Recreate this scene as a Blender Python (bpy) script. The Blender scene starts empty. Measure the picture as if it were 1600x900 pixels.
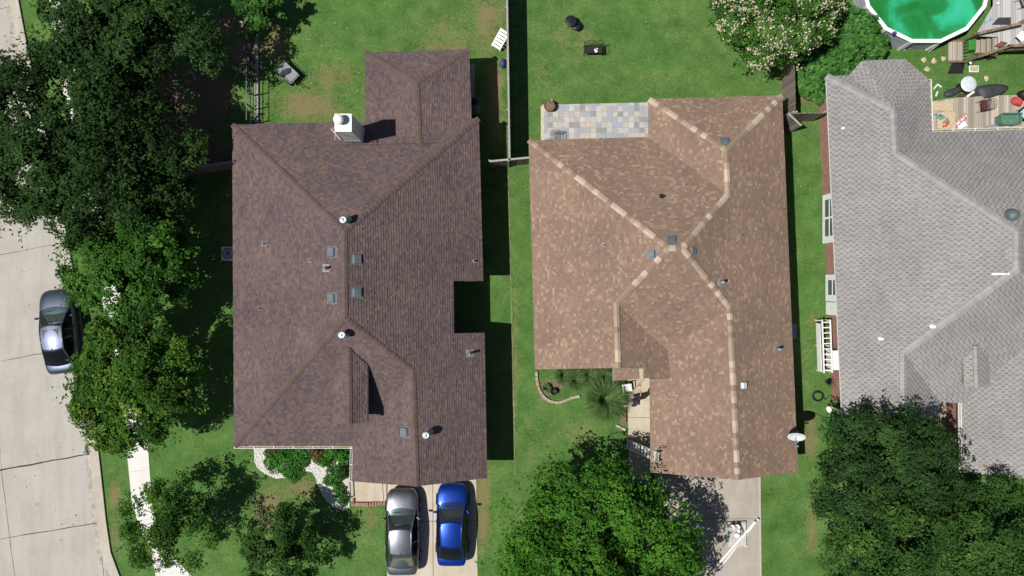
import bpy, bmesh, math, random
import numpy as np
from mathutils import Vector, Matrix

scene = bpy.context.scene
COL = scene.collection
PI = math.pi
# ------------------------------------------------------------------ camera, sky, sun, exposure
CAM_H = 40.0
F = 1120.0            # focal length in pixels of the 1600 x 900 photograph
cam_d = bpy.data.cameras.new('camera')
cam = bpy.data.objects.new('camera', cam_d)
COL.objects.link(cam)
cam.location = (0, 0, CAM_H)
cam_d.sensor_width = 36.0
cam_d.lens = 36.0 * F / 1600.0
cam_d.clip_start = 0.1
cam_d.clip_end = 3000
scene.camera = cam

SUN_AZ = math.radians(14.5)     # shadows fall to +X and a little to +Y
SUN_EL = math.radians(60)
sun_dir = Vector((math.cos(SUN_AZ) * math.cos(SUN_EL), math.sin(SUN_AZ) * math.cos(SUN_EL), -math.sin(SUN_EL)))
sd = bpy.data.lights.new('sun', 'SUN')
sun = bpy.data.objects.new('sun', sd)
COL.objects.link(sun)
sun.location = (-30, -8, 60)
sun.rotation_euler = sun_dir.to_track_quat('-Z', 'Y').to_euler()
sd.energy = 5.0
sd.angle = math.radians(0.53)
sd.color = (1.0, 0.965, 0.9)

world = bpy.data.worlds.new('World')
scene.world = world
world.use_nodes = True
wn = world.node_tree
bg = wn.nodes['Background']
sky = wn.nodes.new('ShaderNodeTexSky')
sky.sky_type = 'NISHITA'
sky.sun_disc = False
sky.sun_elevation = SUN_EL
sky.sun_rotation = math.atan2(-sun_dir.x, -sun_dir.y)
wn.links.new(sky.outputs[0], bg.inputs[0])
bg.inputs[1].default_value = 0.05

vs = scene.view_settings
vs.view_transform = 'Standard'
vs.look = 'None'
vs.gamma = 1
vs.exposure = 0.0
vs.use_curve_mapping = False
scene.cycles.max_bounces = 6
scene.cycles.diffuse_bounces = 1
scene.cycles.transparent_max_bounces = 8
scene.cycles.use_denoising = True

# ------------------------------------------------------------------ helpers
def P(px, py, z=0.0):
    k = (CAM_H - z) / F
    return Vector(((px - 800) * k, (450 - py) * k, z))

def tag(o, label=None, cat=None, group=None, kind=None):
    if label: o['label'] = label
    if cat: o['category'] = cat
    if group: o['group'] = group
    if kind: o['kind'] = kind
    return o

def empty(name, loc=(0, 0, 0), rotz=0.0, label=None, cat=None, group=None):
    o = bpy.data.objects.new(name, None)
    o.empty_display_size = 0.3
    COL.objects.link(o)
    o.location = loc
    o.rotation_euler = (0, 0, rotz)
    return tag(o, label, cat, group)

class MB:
    def __init__(s):
        s.v = []; s.f = []; s.m = []; s.uv = []; s.sm = []; s.tab = {}
    def add(s, verts, faces, mi=0, smooth=False, uvs=None):
        b = len(s.v)
        s.v += [Vector(p) for p in verts]
        for i, f in enumerate(faces):
            s.f.append([b + k for k in f]); s.m.append(mi); s.sm.append(smooth)
            s.uv.append(uvs[i] if uvs else None)
        return s
    def box(s, c, size, rz=0.0, mi=0, M=None):
        x, y, z = size[0] / 2, size[1] / 2, size[2] / 2
        vs_ = [Vector((a, b, d)) for d in (-z, z) for a, b in ((-x, -y), (x, -y), (x, y), (-x, y))]
        R = M if M is not None else Matrix.Rotation(rz, 3, 'Z')
        c = Vector(c)
        return s.add([R @ p + c for p in vs_], [(3, 2, 1, 0), (4, 5, 6, 7), (0, 1, 5, 4), (1, 2, 6, 5), (2, 3, 7, 6), (3, 0, 4, 7)], mi)
    def bar(s, a, b, w, h=None, mi=0, up=(0, 0, 1)):
        a, b = Vector(a), Vector(b); h = h or w
        d = b - a
        if d.length < 1e-6: return s
        z = d.normalized(); up = Vector(up)
        if abs(z.dot(up)) > .98: up = Vector((1, 0, 0))
        x = up.cross(z).normalized(); y = z.cross(x)
        M = Matrix((x, y, z)).transposed()
        return s.box((a + b) / 2, (w, h, d.length), M=M, mi=mi)
    def tube(s, pts, radii, n=8, mi=0, caps=True, smooth=True):
        pts = [Vector(p) for p in pts]
        if not isinstance(radii, (list, tuple)): radii = [radii] * len(pts)
        rings = []
        prev = None
        for i, p in enumerate(pts):
            d = (pts[min(i + 1, len(pts) - 1)] - pts[max(i - 1, 0)])
            d = d.normalized() if d.length > 1e-9 else Vector((0, 0, 1))
            if prev is None:
                ref = Vector((0, 0, 1)) if abs(d.z) < .9 else Vector((1, 0, 0))
                x = ref.cross(d).normalized()
            else:
                x = (prev - d * prev.dot(d))
                x = x.normalized() if x.length > 1e-6 else Vector((1, 0, 0)).cross(d).normalized()
            prev = x
            y = d.cross(x)
            rings.append([p + (x * math.cos(2 * PI * k / n) + y * math.sin(2 * PI * k / n)) * radii[i] for k in range(n)])
        vs_ = [q for r in rings for q in r]
        fs = []
        for i in range(len(pts) - 1):
            for k in range(n):
                fs.append((i * n + k, i * n + (k + 1) % n, (i + 1) * n + (k + 1) % n, (i + 1) * n + k))
        s.add(vs_, fs, mi, smooth)
        if caps:
            s.add(rings[0], [tuple(range(n - 1, -1, -1))], mi)
            s.add(rings[-1], [tuple(range(n))], mi)
        return s
    def lathe(s, prof, c=(0, 0, 0), n=20, mi=0, smooth=True):
        c = Vector(c); vs_ = []; fs = []
        for r, z in prof:
            for k in range(n):
                vs_.append(c + Vector((r * math.cos(2 * PI * k / n), r * math.sin(2 * PI * k / n), z)))
        for i in range(len(prof) - 1):
            for k in range(n):
                fs.append((i * n + k, i * n + (k + 1) % n, (i + 1) * n + (k + 1) % n, (i + 1) * n + k))
        return s.add(vs_, fs, mi, smooth)
    def prism(s, poly, z0, z1, mi=0):
        n = len(poly)
        a = sum(poly[i][0] * poly[(i + 1) % n][1] - poly[(i + 1) % n][0] * poly[i][1] for i in range(n))
        if a < 0: poly = list(reversed(poly))
        vs_ = [Vector((p[0], p[1], z0)) for p in poly] + [Vector((p[0], p[1], z1)) for p in poly]
        fs = [tuple(range(n - 1, -1, -1)), tuple(range(n, 2 * n))] + [(i, (i + 1) % n, n + (i + 1) % n, n + i) for i in range(n)]
        return s.add(vs_, fs, mi)
    def sheet(s, poly, mi=0):
        n = len(poly)
        a = sum(poly[i][0] * poly[(i + 1) % n][1] - poly[(i + 1) % n][0] * poly[i][1] for i in range(n))
        if a < 0: poly = list(reversed(poly))
        return s.add(poly, [tuple(range(n))], mi)
    def blob(s, c, r, seg=10, rings=6, jit=0.0, rnd=random, mi=0, smooth=True):
        c = Vector(c); rx, ry, rz = r if isinstance(r, (tuple, list)) else (r, r, r)
        vs_ = []; fs = []
        for i in range(rings + 1):
            t = PI * i / rings
            for k in range(seg):
                p = 2 * PI * k / seg
                q = 1 + jit * (rnd.random() - .5) * 2 if 0 < i < rings else 1
                vs_.append(c + Vector((rx * math.sin(t) * math.cos(p) * q, ry * math.sin(t) * math.sin(p) * q, rz * math.cos(t) * q)))
        for i in range(rings):
            for k in range(seg):
                fs.append((i * seg + k, (i + 1) * seg + k, (i + 1) * seg + (k + 1) % seg, i * seg + (k + 1) % seg))
        return s.add(vs_, fs, mi, smooth)
    def build(s, name, mats, parent=None, bevel=0.0, sub=0, loc=None):
        me = bpy.data.meshes.new(name)
        me.from_pydata([tuple(p) for p in s.v], [], s.f)
        if not isinstance(mats, (list, tuple)): mats = [mats]
        for m in mats: me.materials.append(m)
        me.polygons.foreach_set('material_index', s.m)
        me.polygons.foreach_set('use_smooth', s.sm)
        if any(u is not None for u in s.uv):
            ul = me.uv_layers.new(name='UVMap')
            i = 0
            for p, u in zip(me.polygons, s.uv):
                for j, li in enumerate(p.loop_indices):
                    if u is not None: ul.data[li].uv = u[j]
        if s.tab:
            at = me.attributes.new('tab', 'FLOAT', 'FACE')
            at.data.foreach_set('value', np.array([s.tab.get(i, .5) for i in range(len(s.f))], dtype=np.float32))
        me.update()
        o = bpy.data.objects.new(name, me)
        COL.objects.link(o)
        if parent is not None: o.parent = parent
        if loc is not None: o.location = loc
        if bevel:
            b = o.modifiers.new('bevel', 'BEVEL'); b.width = bevel; b.segments = 2; b.limit_method = 'ANGLE'
        if sub:
            m = o.modifiers.new('sub', 'SUBSURF'); m.levels = sub; m.render_levels = sub
        return o

def inset(poly, d):
    n = len(poly)
    a = sum(poly[i][0] * poly[(i + 1) % n][1] - poly[(i + 1) % n][0] * poly[i][1] for i in range(n))
    if a < 0: poly = list(reversed(poly))
    out = []
    for i in range(n):
        p0, p1, p2 = [Vector((q[0], q[1])) for q in (poly[i - 1], poly[i], poly[(i + 1) % n])]
        d1 = (p1 - p0).normalized(); d2 = (p2 - p1).normalized()
        n1 = Vector((-d1.y, d1.x)); n2 = Vector((-d2.y, d2.x))
        b = n1 + n2
        k = d / max(.3, (1 + n1.dot(n2)))
        q = p1 + b * k
        out.append((q.x, q.y))
    return out

# ------------------------------------------------------------------ materials
class NT:
    def __init__(s, name):
        s.mat = bpy.data.materials.new(name); s.mat.use_nodes = True
        s.t = s.mat.node_tree; s.b = s.t.nodes['Principled BSDF']; s.out = s.t.nodes['Material Output']
    def n(s, typ, **kw):
        nd = s.t.nodes.new('ShaderNode' + typ)
        for k, v in kw.items(): setattr(nd, k, v)
        return nd
    def l(s, a, b): s.t.links.new(a, b)
    def math(s, op, a, b=None, c=None):
        nd = s.n('Math', operation=op)
        for i, v in enumerate((a, b, c)):
            if v is None: continue
            if isinstance(v, (int, float)): nd.inputs[i].default_value = v
            else: s.l(v, nd.inputs[i])
        return nd.outputs[0]
    def ramp(s, fac, stops, interp='LINEAR'):
        r = s.n('ValToRGB'); r.color_ramp.interpolation = interp
        e = r.color_ramp.elements
        while len(e) < len(stops): e.new(0.5)
        for i, (p, c) in enumerate(stops):
            e[i].position = p; e[i].color = (*c, 1) if len(c) == 3 else c
        s.l(fac, r.inputs[0]); return r.outputs[0]
    def mix(s, fac, a, b, blend='MIX'):
        m = s.n('MixRGB', blend_type=blend)
        for i, v in enumerate((fac, a, b)):
            if isinstance(v, (int, float)): m.inputs[i].default_value = v
            elif isinstance(v, (tuple, list)): m.inputs[i].default_value = (*v, 1)
            else: s.l(v, m.inputs[i])
        return m.outputs[0]
    def coord(s, which='Object'): return s.n('TexCoord').outputs[which]
    def pos(s): return s.n('NewGeometry').outputs['Position']
    def noise(s, vec, scale, detail=4, rough=.55, dist=0.0, col=False):
        nd = s.n('TexNoise'); nd.inputs['Scale'].default_value = scale; nd.inputs['Detail'].default_value = detail
        nd.inputs['Roughness'].default_value = rough; nd.inputs['Distortion'].default_value = dist
        if vec is not None: s.l(vec, nd.inputs['Vector'])
        return nd.outputs['Color' if col else 'Fac']
    def mapping(s, vec, scale=(1, 1, 1), rot=(0, 0, 0), loc=(0, 0, 0)):
        m = s.n('Mapping'); m.inputs['Scale'].default_value = scale; m.inputs['Rotation'].default_value = rot
        m.inputs['Location'].default_value = loc
        s.l(vec, m.inputs['Vector']); return m.outputs[0]
    def bump(s, h, strength=.5, dist=.01):
        b = s.n('Bump'); b.inputs['Strength'].default_value = strength; b.inputs['Distance'].default_value = dist
        s.l(h, b.inputs['Height']); s.l(b.outputs[0], s.b.inputs['Normal'])
    def base(s, c):
        if isinstance(c, (tuple, list)): s.b.inputs['Base Color'].default_value = (*c, 1)
        else: s.l(c, s.b.inputs['Base Color'])
    def set(s, rough=None, metal=None, spec=None, coat=None, trans=None):
        if rough is not None: s.b.inputs['Roughness'].default_value = rough
        if metal is not None: s.b.inputs['Metallic'].default_value = metal
        if spec is not None: s.b.inputs['Specular IOR Level'].default_value = spec
        if coat is not None:
            s.b.inputs['Coat Weight'].default_value = coat; s.b.inputs['Coat Roughness'].default_value = .04
        return s

def simple(name, c, rough=.6, metal=0.0, var=.18, scale=6.0, bump=.15, spec=.4, coat=None):
    m = NT(name); m.set(rough, metal, spec, coat)
    v = m.noise(m.pos(), scale, 5, .6)
    dark = tuple(x * (1 - var) for x in c); light = tuple(min(1, x * (1 + var)) for x in c)
    m.base(m.ramp(v, [(.3, dark), (.7, light)]))
    if bump: m.bump(m.noise(m.pos(), scale * 12, 3), bump, .004)
    return m.mat

def shingle_mat(name, cols, stain=.3, fine=.2, bumpd=.008):
    """cols: (position, colour) stops picked by the random number every shingle tab carries"""
    m = NT(name); m.set(.95, 0, .12)
    t = m.n('Attribute', attribute_name='tab').outputs['Fac']
    n1 = m.noise(m.pos(), .3, 4, .6); n2 = m.noise(m.pos(), 34, 2, .7); n3 = m.noise(m.pos(), 4.5, 4, .65)
    col = m.ramp(m.math('ADD', t, m.math('MULTIPLY', m.math('SUBTRACT', n3, .5), .35)), cols)
    col = m.mix(1.0, col, m.ramp(n1, [(.32, (1 - stain * .5, 1 - stain * .48, 1 - stain * .42)), (.62, (1, 1, 1))]), 'MULTIPLY')
    st = m.noise(m.mapping(m.pos(), scale=(1.4, .5, 1)), .9, 5, .7)
    col = m.mix(1.0, col, m.ramp(st, [(.3, (1 - stain * .35,) * 3), (.5, (1, 1, 1))]), 'MULTIPLY')
    col = m.mix(1.0, col, m.ramp(n2, [(.25, (1 - fine,) * 3), (.75, (1 + fine * .4,) * 3)]), 'MULTIPLY')
    m.base(col); m.bump(n2, .5, bumpd)
    return m.mat

def cap_mat(name, cols):
    m = NT(name); m.set(.93, 0, .15)
    uv = m.n('UVMap').outputs[0]
    sp = m.n('SeparateXYZ'); m.l(uv, sp.inputs[0])
    w2 = m.n('TexWhiteNoise', noise_dimensions='1D'); m.l(m.math('FLOOR', sp.outputs[0]), w2.inputs['W'])
    n2 = m.noise(m.pos(), 28, 2)
    c = m.mix(1.0, m.ramp(w2.outputs[0], cols), m.ramp(n2, [(.25, (.8,) * 3), (.75, (1,) * 3)]), 'MULTIPLY')
    m.base(c); m.bump(n2, .4, .01)
    return m.mat

def brick_mat(name, c1, c2, mortar, uvw=(.24, .09)):
    m = NT(name); m.set(.9, 0, .2)
    ps = m.n('SeparateXYZ'); m.l(m.pos(), ps.inputs[0])
    cv = m.n('CombineXYZ'); m.l(m.math('ADD', ps.outputs[0], ps.outputs[1]), cv.inputs[0]); m.l(ps.outputs[2], cv.inputs[1])
    b = m.n('TexBrick'); m.l(cv.outputs[0], b.inputs['Vector'])
    b.inputs['Scale'].default_value = 1; b.inputs['Brick Width'].default_value = uvw[0]; b.inputs['Row Height'].default_value = uvw[1]
    b.inputs['Mortar Size'].default_value = .012
    b.inputs['Color1'].default_value = (*c1, 1); b.inputs['Color2'].default_value = (*c2, 1); b.inputs['Mortar'].default_value = (*mortar, 1)
    n = m.noise(m.pos(), 3, 4)
    m.base(m.mix(1.0, b.outputs['Color'], m.ramp(n, [(.3, (.75,) * 3), (.7, (1,) * 3)]), 'MULTIPLY'))
    inv = m.math('SUBTRACT', 1.0, b.outputs['Fac'])
    m.bump(inv, .6, .01)
    return m.mat

def wood_mat(name, c, plank=.14, axis=0, var=.35, rough=.85, rot=0.0, gap=.06):
    """planks that run across the given axis; each plank has its own tone"""
    m = NT(name); m.set(rough, 0, .25)
    p = m.mapping(m.pos(), rot=(0, 0, rot))
    ps = m.n('SeparateXYZ'); m.l(p, ps.inputs[0])
    a = ps.outputs[axis]
    q = m.math('DIVIDE', a, plank); fl = m.math('FLOOR', q); fr = m.math('FRACT', q)
    w = m.n('TexWhiteNoise', noise_dimensions='1D'); m.l(fl, w.inputs['W'])
    sc = [3, 3, 3]; sc[axis] = 40
    gr = m.noise(m.mapping(p, scale=tuple(sc)), 1.0, 5, .65)
    t = m.math('ADD', m.math('MULTIPLY', w.outputs[0], .6), m.math('MULTIPLY', gr, .5))
    col = m.ramp(t, [(.15, tuple(x * (1 - var) for x in c)), (.85, tuple(min(1, x * (1 + var)) for x in c))])
    g = m.math('LESS_THAN', fr, gap)
    col = m.mix(g, col, tuple(x * .2 for x in c))
    m.base(col); m.bump(gr, .3, .006)
    return m.mat

def leaf_mat(name, stops, transl=.3, rough=.5, hue_noise=.6):
    m = NT(name)
    at = m.n('Attribute', attribute_name='tint')
    n = m.noise(m.pos(), hue_noise, 2)
    f = m.math('ADD', m.math('MULTIPLY', at.outputs['Fac'], .75), m.math('MULTIPLY', n, .25))
    col = m.ramp(f, stops)
    m.base(col); m.set(.9, 0, .06)
    tr = m.n('BsdfTranslucent'); m.l(m.mix(1.0, col, (1.0, 1.15, .55), 'MULTIPLY'), tr.inputs[0])
    mx = m.n('MixShader'); mx.inputs[0].default_value = transl
    m.l(m.b.outputs[0], mx.inputs[1]); m.l(tr.outputs[0], mx.inputs[2]); m.l(mx.outputs[0], m.out.inputs[0])
    return m.mat

def glass_mat(name, tint=(.62, .72, .69), dark=.28):
    m = NT(name)
    m.set(.04, 0, .5); m.base(tuple(x * .12 for x in tint))
    tr = m.n('BsdfTransparent'); tr.inputs[0].default_value = (*tint, 1)
    n = m.noise(m.pos(), 3, 2)
    mx = m.n('MixShader'); m.l(m.math('ADD', dark - .05, m.math('MULTIPLY', n, .1)), mx.inputs[0])
    m.l(tr.outputs[0], mx.inputs[1]); m.l(m.b.outputs[0], mx.inputs[2]); m.l(mx.outputs[0], m.out.inputs[0])
    return m.mat

def paint_mat(name, c, metal=.7, rough=.36):
    m = NT(name)
    n = m.noise(m.pos(), 250, 2)
    m.base(m.ramp(n, [(.3, tuple(x * .92 for x in c)), (.7, tuple(min(1, x * 1.06) for x in c))]))
    d = m.noise(m.pos(), 4, 4)
    m.l(m.math('ADD', rough - .05, m.math('MULTIPLY', d, .12)), m.b.inputs['Roughness'])
    m.set(None, metal, .4, .35); m.b.inputs['Coat Roughness'].default_value = .12
    return m.mat

M = {}
M['white'] = simple('white_paint', (.84, .84, .83), .5, 0, .08, 3, .05)
M['offwhite'] = simple('offwhite_metal', (.62, .63, .62), .5, 0, .1, 4, .05)
M['galv'] = simple('galvanised_metal', (.36, .38, .4), .45, .7, .2, 5, .08)
M['grey_metal'] = simple('grey_metal', (.12, .145, .16), .6, .15, .2, 5, .08)
M['dark_metal'] = simple('black_metal', (.018, .019, .022), .45, .3, .3, 8, .05)
M['black'] = simple('black_plastic', (.012, .012, .014), .55, 0, .3, 5, .1)
M['rubber'] = simple('rubber', (.015, .015, .015), .8, 0, .3, 9, .2)
M['alu'] = simple('aluminium', (.72, .73, .74), .35, .6, .1, 5, .03)
M['lead'] = simple('lead_flashing', (.25, .26, .27), .7, .2, .25, 6, .15)
M['soil'] = simple('dark_soil', (.055, .04, .028), .95, 0, .5, 5, .6)
M['bark'] = simple('bark', (.085, .065, .048), .95, 0, .45, 14, .8)
M['terracotta'] = simple('terracotta', (.19, .075, .045), .8, 0, .25, 7, .2)
M['stone'] = simple('pale_stone', (.42, .37, .3), .9, 0, .3, 4, .5)
M['red_cloth'] = simple('red_cloth', (.45, .06, .05), .85, 0, .25, 5, .2)
M['green_plastic'] = simple('green_plastic', (.09, .2, .14), .5, 0, .25, 5, .1)
M['blue_plastic'] = simple('blue_plastic', (.04, .07, .18), .5, 0, .25, 5, .1)
M['teal'] = simple('teal_plastic', (.12, .42, .36), .5, 0, .15, 5, .1)
M['grey_plastic'] = simple('grey_plastic', (.22, .24, .27), .6, 0, .2, 5, .1)
M['pale_wood'] = simple('pale_wood', (.5, .4, .27), .85, 0, .25, 9, .3)
M['orange'] = simple('orange_plastic', (.55, .1, .03), .5, 0, .15, 5, .1)
M['pink'] = simple('pink_vinyl', (.6, .3, .32), .6, 0, .2, 9, .1)
M['fence_wood'] = wood_mat('fence_wood', (.19, .152, .125), .14, 1, .35)
M['fence_wood_x'] = wood_mat('fence_wood_cross', (.19, .152, .125), .14, 0, .35)
M['fence_cap'] = simple('weathered_fence_top', (.32, .31, .29), .85, 0, .3, 8, .3)
M['deck'] = wood_mat('weathered_deck', (.37, .32, .265), .14, 0, .4)
M['deck_grey'] = wood_mat('grey_deck', (.42, .41, .41), .14, 0, .22)
M['deck_rail'] = wood_mat('deck_timber', (.2, .145, .1), .14, 0, .35)
M['brick'] = brick_mat('red_brick', (.44, .17, .12), (.33, .12, .09), (.42, .38, .34))
M['brick_brown'] = brick_mat('brown_brick', (.24, .12, .08), (.18, .09, .06), (.34, .3, .26))
M['soffit'] = simple('soffit_paint', (.3, .25, .2), .7, 0, .1, 3, .05)
M['car_glass'] = glass_mat('car_glass')
M['dark_glass'] = glass_mat('dark_car_glass', (.08, .09, .1), .8)
M['window_glass'] = glass_mat('window_glass', (.8, .95, 1.0), .85)
M['rim'] = simple('alloy_rim', (.5, .5, .52), .3, .9, .1, 6, .03)
M['lamp_lens'] = simple('headlight_lens', (.32, .34, .37), .12, .3, .1, 12, .03)
M['tail_lens'] = simple('taillight_lens', (.35, .015, .015), .15, 0, .15, 12, .03)
M['debris'] = simple('gutter_debris', (.24, .22, .14), .95, 0, .5, 9, .4)
# ------------------------------------------------------------------ the ground
def ground():
    fx = np.arange(-34, 34.01, .3); fy = np.arange(-22, 22.01, .3)
    xs = np.concatenate([[-700, -300, -120, -70, -45], fx, [45, 70, 120, 300, 700]])
    ys = np.concatenate([[-700, -300, -120, -70, -40], fy, [40, 70, 120, 300, 700]])
    X, Y = np.meshgrid(xs, ys)
    nx, ny = len(xs), len(ys)
    v = np.stack([X, Y, np.zeros_like(X)], -1).reshape(-1, 3)
    i = np.arange((ny - 1) * (nx - 1)); r, c = i // (nx - 1), i % (nx - 1)
    a = r * nx + c
    f = np.stack([a, a + 1, a + 1 + nx, a + nx], -1)
    me = bpy.data.meshes.new('ground')
    me.from_pydata(v.tolist(), [], f.tolist())
    def field(spots):
        d = np.zeros(len(v))
        for px, py, rx, ry, s in spots:
            p = P(px, py)
            q = ((v[:, 0] - p.x) / (rx / 28)) ** 2 + ((v[:, 1] - p.y) / (ry / 28)) ** 2
            d = np.maximum(d, s * np.exp(-q))
        return d
    dry = field([(430, 70, 26, 30, .75), (480, 165, 60, 26, .75), (520, 120, 50, 22, .55), (765, 30, 30, 60, .6), (775, 150, 14, 70, .75),
                 (690, 40, 60, 25, .35), (755, 770, 12, 30, .9), (755, 820, 10, 45, .85), (765, 700, 8, 70, .4),
                 (420, 800, 30, 40, .8), (470, 760, 40, 22, .6), (180, 770, 7, 30, .9), (178, 830, 8, 40, .6), (145, 520, 6, 50, .8),
                 (1230, 120, 8, 50, .8), (1265, 680, 14, 40, .7), (1268, 830, 10, 60, .55), (1262, 560, 8, 60, .35), (900, 60, 60, 40, .32),
                 (1000, 130, 90, 20, .2), (850, 110, 30, 40, .3), (805, 560, 5, 150, .5), (830, 690, 40, 60, .22), (900, 680, 60, 30, .25),
                 (580, 810, 16, 30, .45), (700, 72, 70, 10, .6), (1270, 500, 6, 20, .6)])
    soil = field([(380, 80, 34, 22, .9), (350, 40, 40, 26, .75), (395, 100, 20, 14, .9), (320, 150, 60, 70, .9), (320, 240, 50, 40, .9), (270, 180, 80, 120, .8),
                  (400, 70, 22, 30, .55), (340, 330, 30, 40, .5), (300, 500, 40, 50, .45), (850, 610, 14, 18, .9), (870, 600, 30, 16, .7),
                  (1255, 152, 14, 12, .9), (1275, 160, 12, 10, .8), (795, 272, 20, 6, .8), (320, 420, 40, 60, .4), (975, 660, 8, 12, .7),
                  (1445, 100, 7, 6, .0)])
    for nm, arr in (('dry', dry), ('soil', soil)):
        at = me.attributes.new(nm, 'FLOAT', 'POINT'); at.data.foreach_set('value', arr.astype(np.float32))
    m = NT('lawn'); m.set(.95, 0, .1)
    p = m.pos()
    n_big = m.noise(p, .22, 3); n_mid = m.noise(p, .8, 6, .7); n_sm = m.noise(p, 7, 4, .75); n_f = m.noise(p, 30, 2, .7)
    blades = m.noise(m.mapping(p, scale=(1, .45, 1), rot=(0, 0, .5)), 26, 3, .75)
    t = m.math('ADD', m.math('MULTIPLY', n_mid, .45), m.math('ADD', m.math('MULTIPLY', n_sm, .3), m.math('MULTIPLY', blades, .25)))
    green = m.ramp(t, [(.34, (.036, .086, .02)), (.44, (.078, .168, .04)), (.54, (.124, .23, .06)), (.67, (.225, .32, .12))])
    green = m.mix(m.ramp(n_big, [(.38, (0, 0, 0)), (.65, (.6, .6, .6))]), green, m.mix(1.0, green, (.72, .88, .75), 'MULTIPLY'))
    # straw blades between the green ones
    a_d = m.n('Attribute', attribute_name='dry').outputs['Fac']
    straw = m.ramp(n_f, [(.3, (.16, .13, .055)), (.7, (.36, .28, .15))])
    dm = m.math('ADD', m.math('MULTIPLY_ADD', a_d, 1.0, .1), m.math('MULTIPLY', m.math('SUBTRACT', n_sm, .5), 1.7))
    dm = m.math('ADD', dm, m.math('MULTIPLY', m.math('SUBTRACT', n_mid, .5), 1.1))
    dmask = m.ramp(dm, [(.28, (0, 0, 0)), (.75, (.85, .85, .85))])
    col = m.mix(dmask, green, straw)
    a_s = m.n('Attribute', attribute_name='soil').outputs['Fac']
    sm_ = m.math('ADD', a_s, m.math('MULTIPLY', m.math('SUBTRACT', m.noise(p, 2.6, 5, .7), .5), 1.6))
    smask = m.ramp(sm_, [(.42, (0, 0, 0)), (.62, (1, 1, 1))])
    col = m.mix(smask, col, m.ramp(n_sm, [(.3, (.11, .075, .045)), (.7, (.34, .26, .17))]))
    m.base(col)
    m.bump(m.math('ADD', n_f, m.math('ADD', m.math('MULTIPLY', n_sm, 1.2), blades)), .9, .05)
    me.materials.append(m.mat)
    o = bpy.data.objects.new('ground', me); COL.objects.link(o)
    o['kind'] = 'structure'
ground()

def concrete(name, c, stain=.35, scale=.6, joints=None, rough=.85, warm=(1, .9, .78)):
    m = NT(name); m.set(rough, 0, .25)
    p = m.pos()
    a = m.noise(p, scale, 6, .6); b = m.noise(p, 7, 5, .7); f = m.noise(p, 60, 2)
    st = m.noise(m.mapping(p, scale=(1.6, .16, 1), rot=(0, 0, .17)), 1.2, 4)
    col = m.ramp(a, [(.3, tuple(x * (1 - stain * .5) * w for x, w in zip(c, warm))), (.65, c)])
    col = m.mix(1.0, col, m.ramp(b, [(.3, (.9,) * 3), (.65, (1,) * 3)]), 'MULTIPLY')
    col = m.mix(1.0, col, m.ramp(st, [(.35, tuple(1 - stain * .5 * k for k in (.8, 1, 1.2))), (.6, (1, 1, 1))]), 'MULTIPLY')
    col = m.mix(1.0, col, m.ramp(f, [(.3, (.9,) * 3), (.7, (1,) * 3)]), 'MULTIPLY')
    oil = m.noise(m.pos(), 1.35, 3, .5)
    col = m.mix(1.0, col, m.ramp(oil, [(.66, (1, 1, 1)), (.76, (1 - stain * 1.1, 1 - stain * 1.15, 1 - stain * 1.2))]), 'MULTIPLY')
    m.base(col); m.bump(m.math('ADD', f, b), .3, .006)
    return m.mat
M['road'] = concrete('road_concrete', (.475, .458, .425), .22, warm=(1, .96, .9))
M['kerb'] = concrete('kerb_concrete', (.54, .505, .45), .22, 1.5, warm=(1, .95, .88))
M['walk_white'] = concrete('new_concrete', (.74, .73, .7), .08, 1.0, warm=(1, 1, 1))
M['walk'] = concrete('old_concrete', (.57, .52, .43), .22, .9)
M['drive'] = concrete('drive_concrete', (.6, .55, .46), .25, .8)
M['drive_b'] = concrete('aggregate_drive', (.44, .41, .365), .26, .8, warm=(1, .95, .88))
M['joint'] = simple('joint_tar', (.045, .04, .035), .9, 0, .4, 8, .3)
M['curb_stain'] = simple('gutter_dirt', (.38, .345, .3), .9, 0, .35, 3, .3)

# road: right edge of the carriageway (outer face of the kerb) as seen, extended both ways
edge = [(-50, -420), (-5, -190), (30, 0), (44, 75), (75, 220), (105, 365), (121, 455), (136, 560), (150, 660), (160, 750), (167, 815), (174, 862), (190, 905), (240, 955)]
edge_w = [P(x, y) for x, y in edge]
edge_w = [Vector((edge_w[0].x - 6, 200, 0)), Vector((edge_w[0].x - 2, 60, 0))] + edge_w
def offset_line(pts, d):
    out = []
    for i, p in enumerate(pts):
        t = (pts[min(i + 1, len(pts) - 1)] - pts[max(0, i - 1)]).normalized()
        out.append(p + Vector((t.y, -t.x, 0)) * d)
    return out
# the curve is followed northward to southward: the road is on its right-hand side (west)
inner = offset_line(edge_w, .5)
def strip(name, A, B, z, mat, kind='structure'):
    mb = MB(); n = len(A)
    for i in range(n - 1):
        q = [A[i], A[i + 1], B[i + 1], B[i]]
        mb.sheet([Vector((p.x, p.y, z)) for p in q])
    o = mb.build(name, mat); o['kind'] = kind
    return o
far = [Vector((p.x - 11.5, p.y, 0)) for p in edge_w]
tail = [Vector((edge_w[-1].x - 2, -60, 0)), Vector((edge_w[-1].x - 2, -200, 0))]
road_r = inner + [Vector((inner[-1].x - 3.4, -60, 0)), Vector((inner[-1].x - 3.4, -200, 0))]
road_l = far + [Vector((far[-1].x - 1, -60, 0)), Vector((far[-1].x - 1, -200, 0))]
strip('road', road_l, road_r, .006, M['road'])
def kerb(name, A, B, h):
    mb = MB()
    for i in range(len(A) - 1):
        q = [A[i], A[i + 1], B[i + 1], B[i]]
        mb.prism([(p.x, p.y) for p in q], 0.0, h)
    o = mb.build(name, M['kerb']); o['kind'] = 'structure'
kerb('kerb', edge_w, inner, .1)
strip('far_kerb', far, [p - Vector((.45, 0, 0)) for p in far], .1, M['kerb'])
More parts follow.
